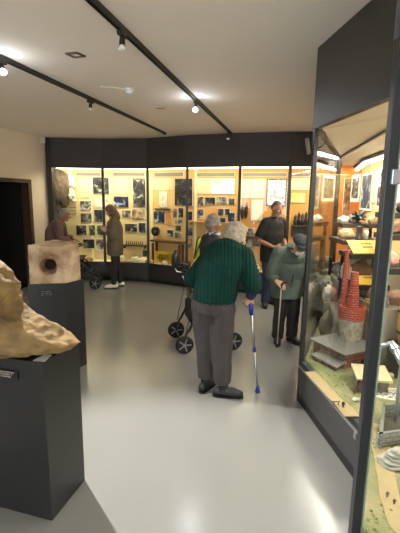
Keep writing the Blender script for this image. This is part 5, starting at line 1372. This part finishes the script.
# ------------------------------------------------------------------ rollators
BAG = M('bag_black', (28, 27, 29), .8, var=.15)
FRM = M('frame_grey', (66, 67, 70), .35, metal=.7, var=.06)
def rollator(label, loc, rz):
    t = thing('rollator', label, 'walker', loc, rz, None)
    C_ = lambda x, y, z: V((x, y, z))
    for sx in (-1, 1):
        for y, fr_ in ((.29, True), (-.27, False)):
            b = BM(); c = C_(sx*.25, y, .1); n = 28
            lathe(b, [(.07, -.016), (.094, -.018), (.1, -.008), (.1, .008), (.094, .018), (.07, .016)], seg=28)
            bmesh.ops.rotate(b, cent=(0, 0, 0), matrix=Matrix.Rotation(PI/2, 3, 'Y'), verts=b.verts[:]); bmesh.ops.translate(b, vec=c, verts=b.verts[:])
            w = obj('wheel', b, RUB, t, smooth=True)
            b = BM(); cyl(b, c-V((.02, 0, 0)), c+V((.02, 0, 0)), .018)
            for k in range(5):
                a = k*2*PI/5; cyl(b, c-V((.014, 0, 0)), c+V((-.014, math.cos(a)*.075, math.sin(a)*.075)), .009, seg=8); cyl(b, c+V((.014, 0, 0)), c+V((.014, math.cos(a)*.075, math.sin(a)*.075)), .009, seg=8)
            obj('spokes', b, M('spoke_grey', (120, 122, 126), .4, var=.05), w)
            b = BM(); tube(b, [c+V((-sx*.03, 0, 0)), c+V((-sx*.03, 0, .06)), C_(sx*.23, y*.92, .2), C_(sx*.23, y*.8, .27)], .013); obj('fork', b, BLACK, t, smooth=True)
        b = BM(); tube(b, [C_(sx*.23, -.22, .24), C_(sx*.23, -.1, .5), C_(sx*.23, -.14, .62)], .014); obj('rear_strut', b, FRM, t, smooth=True)
        b = BM(); tube(b, [C_(sx*.23, .24, .25), C_(sx*.23, .1, .45), C_(sx*.23, -.1, .58), C_(sx*.22, -.13, .72), C_(sx*.22, -.14, .86)], .015); obj('side_frame', b, FRM, t, smooth=True)
        b = BM(); tube(b, [C_(sx*.22, -.14, .84), C_(sx*.22, -.16, .90), C_(sx*.22, -.21, .915), C_(sx*.22, -.30, .915)], .019); obj('hand_grip', b, BLACK, t, smooth=True)
        b = BM(); tube(b, [C_(sx*.22, -.15, .83), C_(sx*.22, -.2, .81), C_(sx*.22, -.27, .82), C_(sx*.22, -.29, .86)], .008); obj('brake_lever', b, CHROME, t, smooth=True)
        b = BM(); tube(b, [C_(sx*.225, -.16, .84), C_(sx*.26, -.16, .75), C_(sx*.25, -.2, .5), C_(sx*.25, -.26, .22)], .004); obj('brake_cable', b, BLACK, t)
    b = BM(); box(b, C_(0, -.03, .55), (.42, .26, .035)); obj('seat', b, BLACK, t, bevel=.012)
    b = BM(); box(b, C_(0, -.06, .40), (.40, .24, .24)); obj('bag', b, BAG, t, bevel=.03)
    b = BM(); tube(b, [C_(-.22, -.2, .74), C_(-.2, .02, .78), C_(0, .08, .79), C_(.2, .02, .78), C_(.22, -.2, .74)], .016); obj('back_strap', b, BLACK, t, smooth=True)
    b = BM(); cyl(b, C_(-.23, .2, .3), C_(.23, .2, .3), .012); cyl(b, C_(-.23, .0, .36), C_(.23, .0, .36), .012); obj('cross_bar', b, FRM, t)
    return t
r1 = rollator('black rollator walker parked left of the person in the green jumper', (.045, 4.27, 0), math.atan2(-.30, -.98)+0)
r1.rotation_euler.z = math.radians(-76)
r2 = dup(r1, (-2.24, 7.06, 0), math.radians(-80), 'black rollator walker before the stooping person at the far showcase')

# ------------------------------------------------------------------ lights
bl1 = lamp('POINT', 'track_lamp', e2, 1.5, (.92, .96, 1), .03)
bl2 = lamp('POINT', 'track_lamp', e4, 1.5, (.92, .96, 1), .03)
sp = lamp('SPOT', 'track_beam', e4, 560, (1, .98, .93), .03, spot=math.radians(76)); aim(sp, (-.15, 1.2, 0))
sp = lamp('SPOT', 'track_beam', e2, 9, (.95, .97, 1), .05, spot=math.radians(110)); aim(sp, (.3, 2.2, 0))
w = D.worlds.new('world'); SC.world = w; w.use_nodes = True
bg = w.node_tree.nodes['Background']; bg.inputs['Color'].default_value = (.9, .95, 1, 1); bg.inputs['Strength'].default_value = 5.5  # strong world light, room fill entering by the added window opening
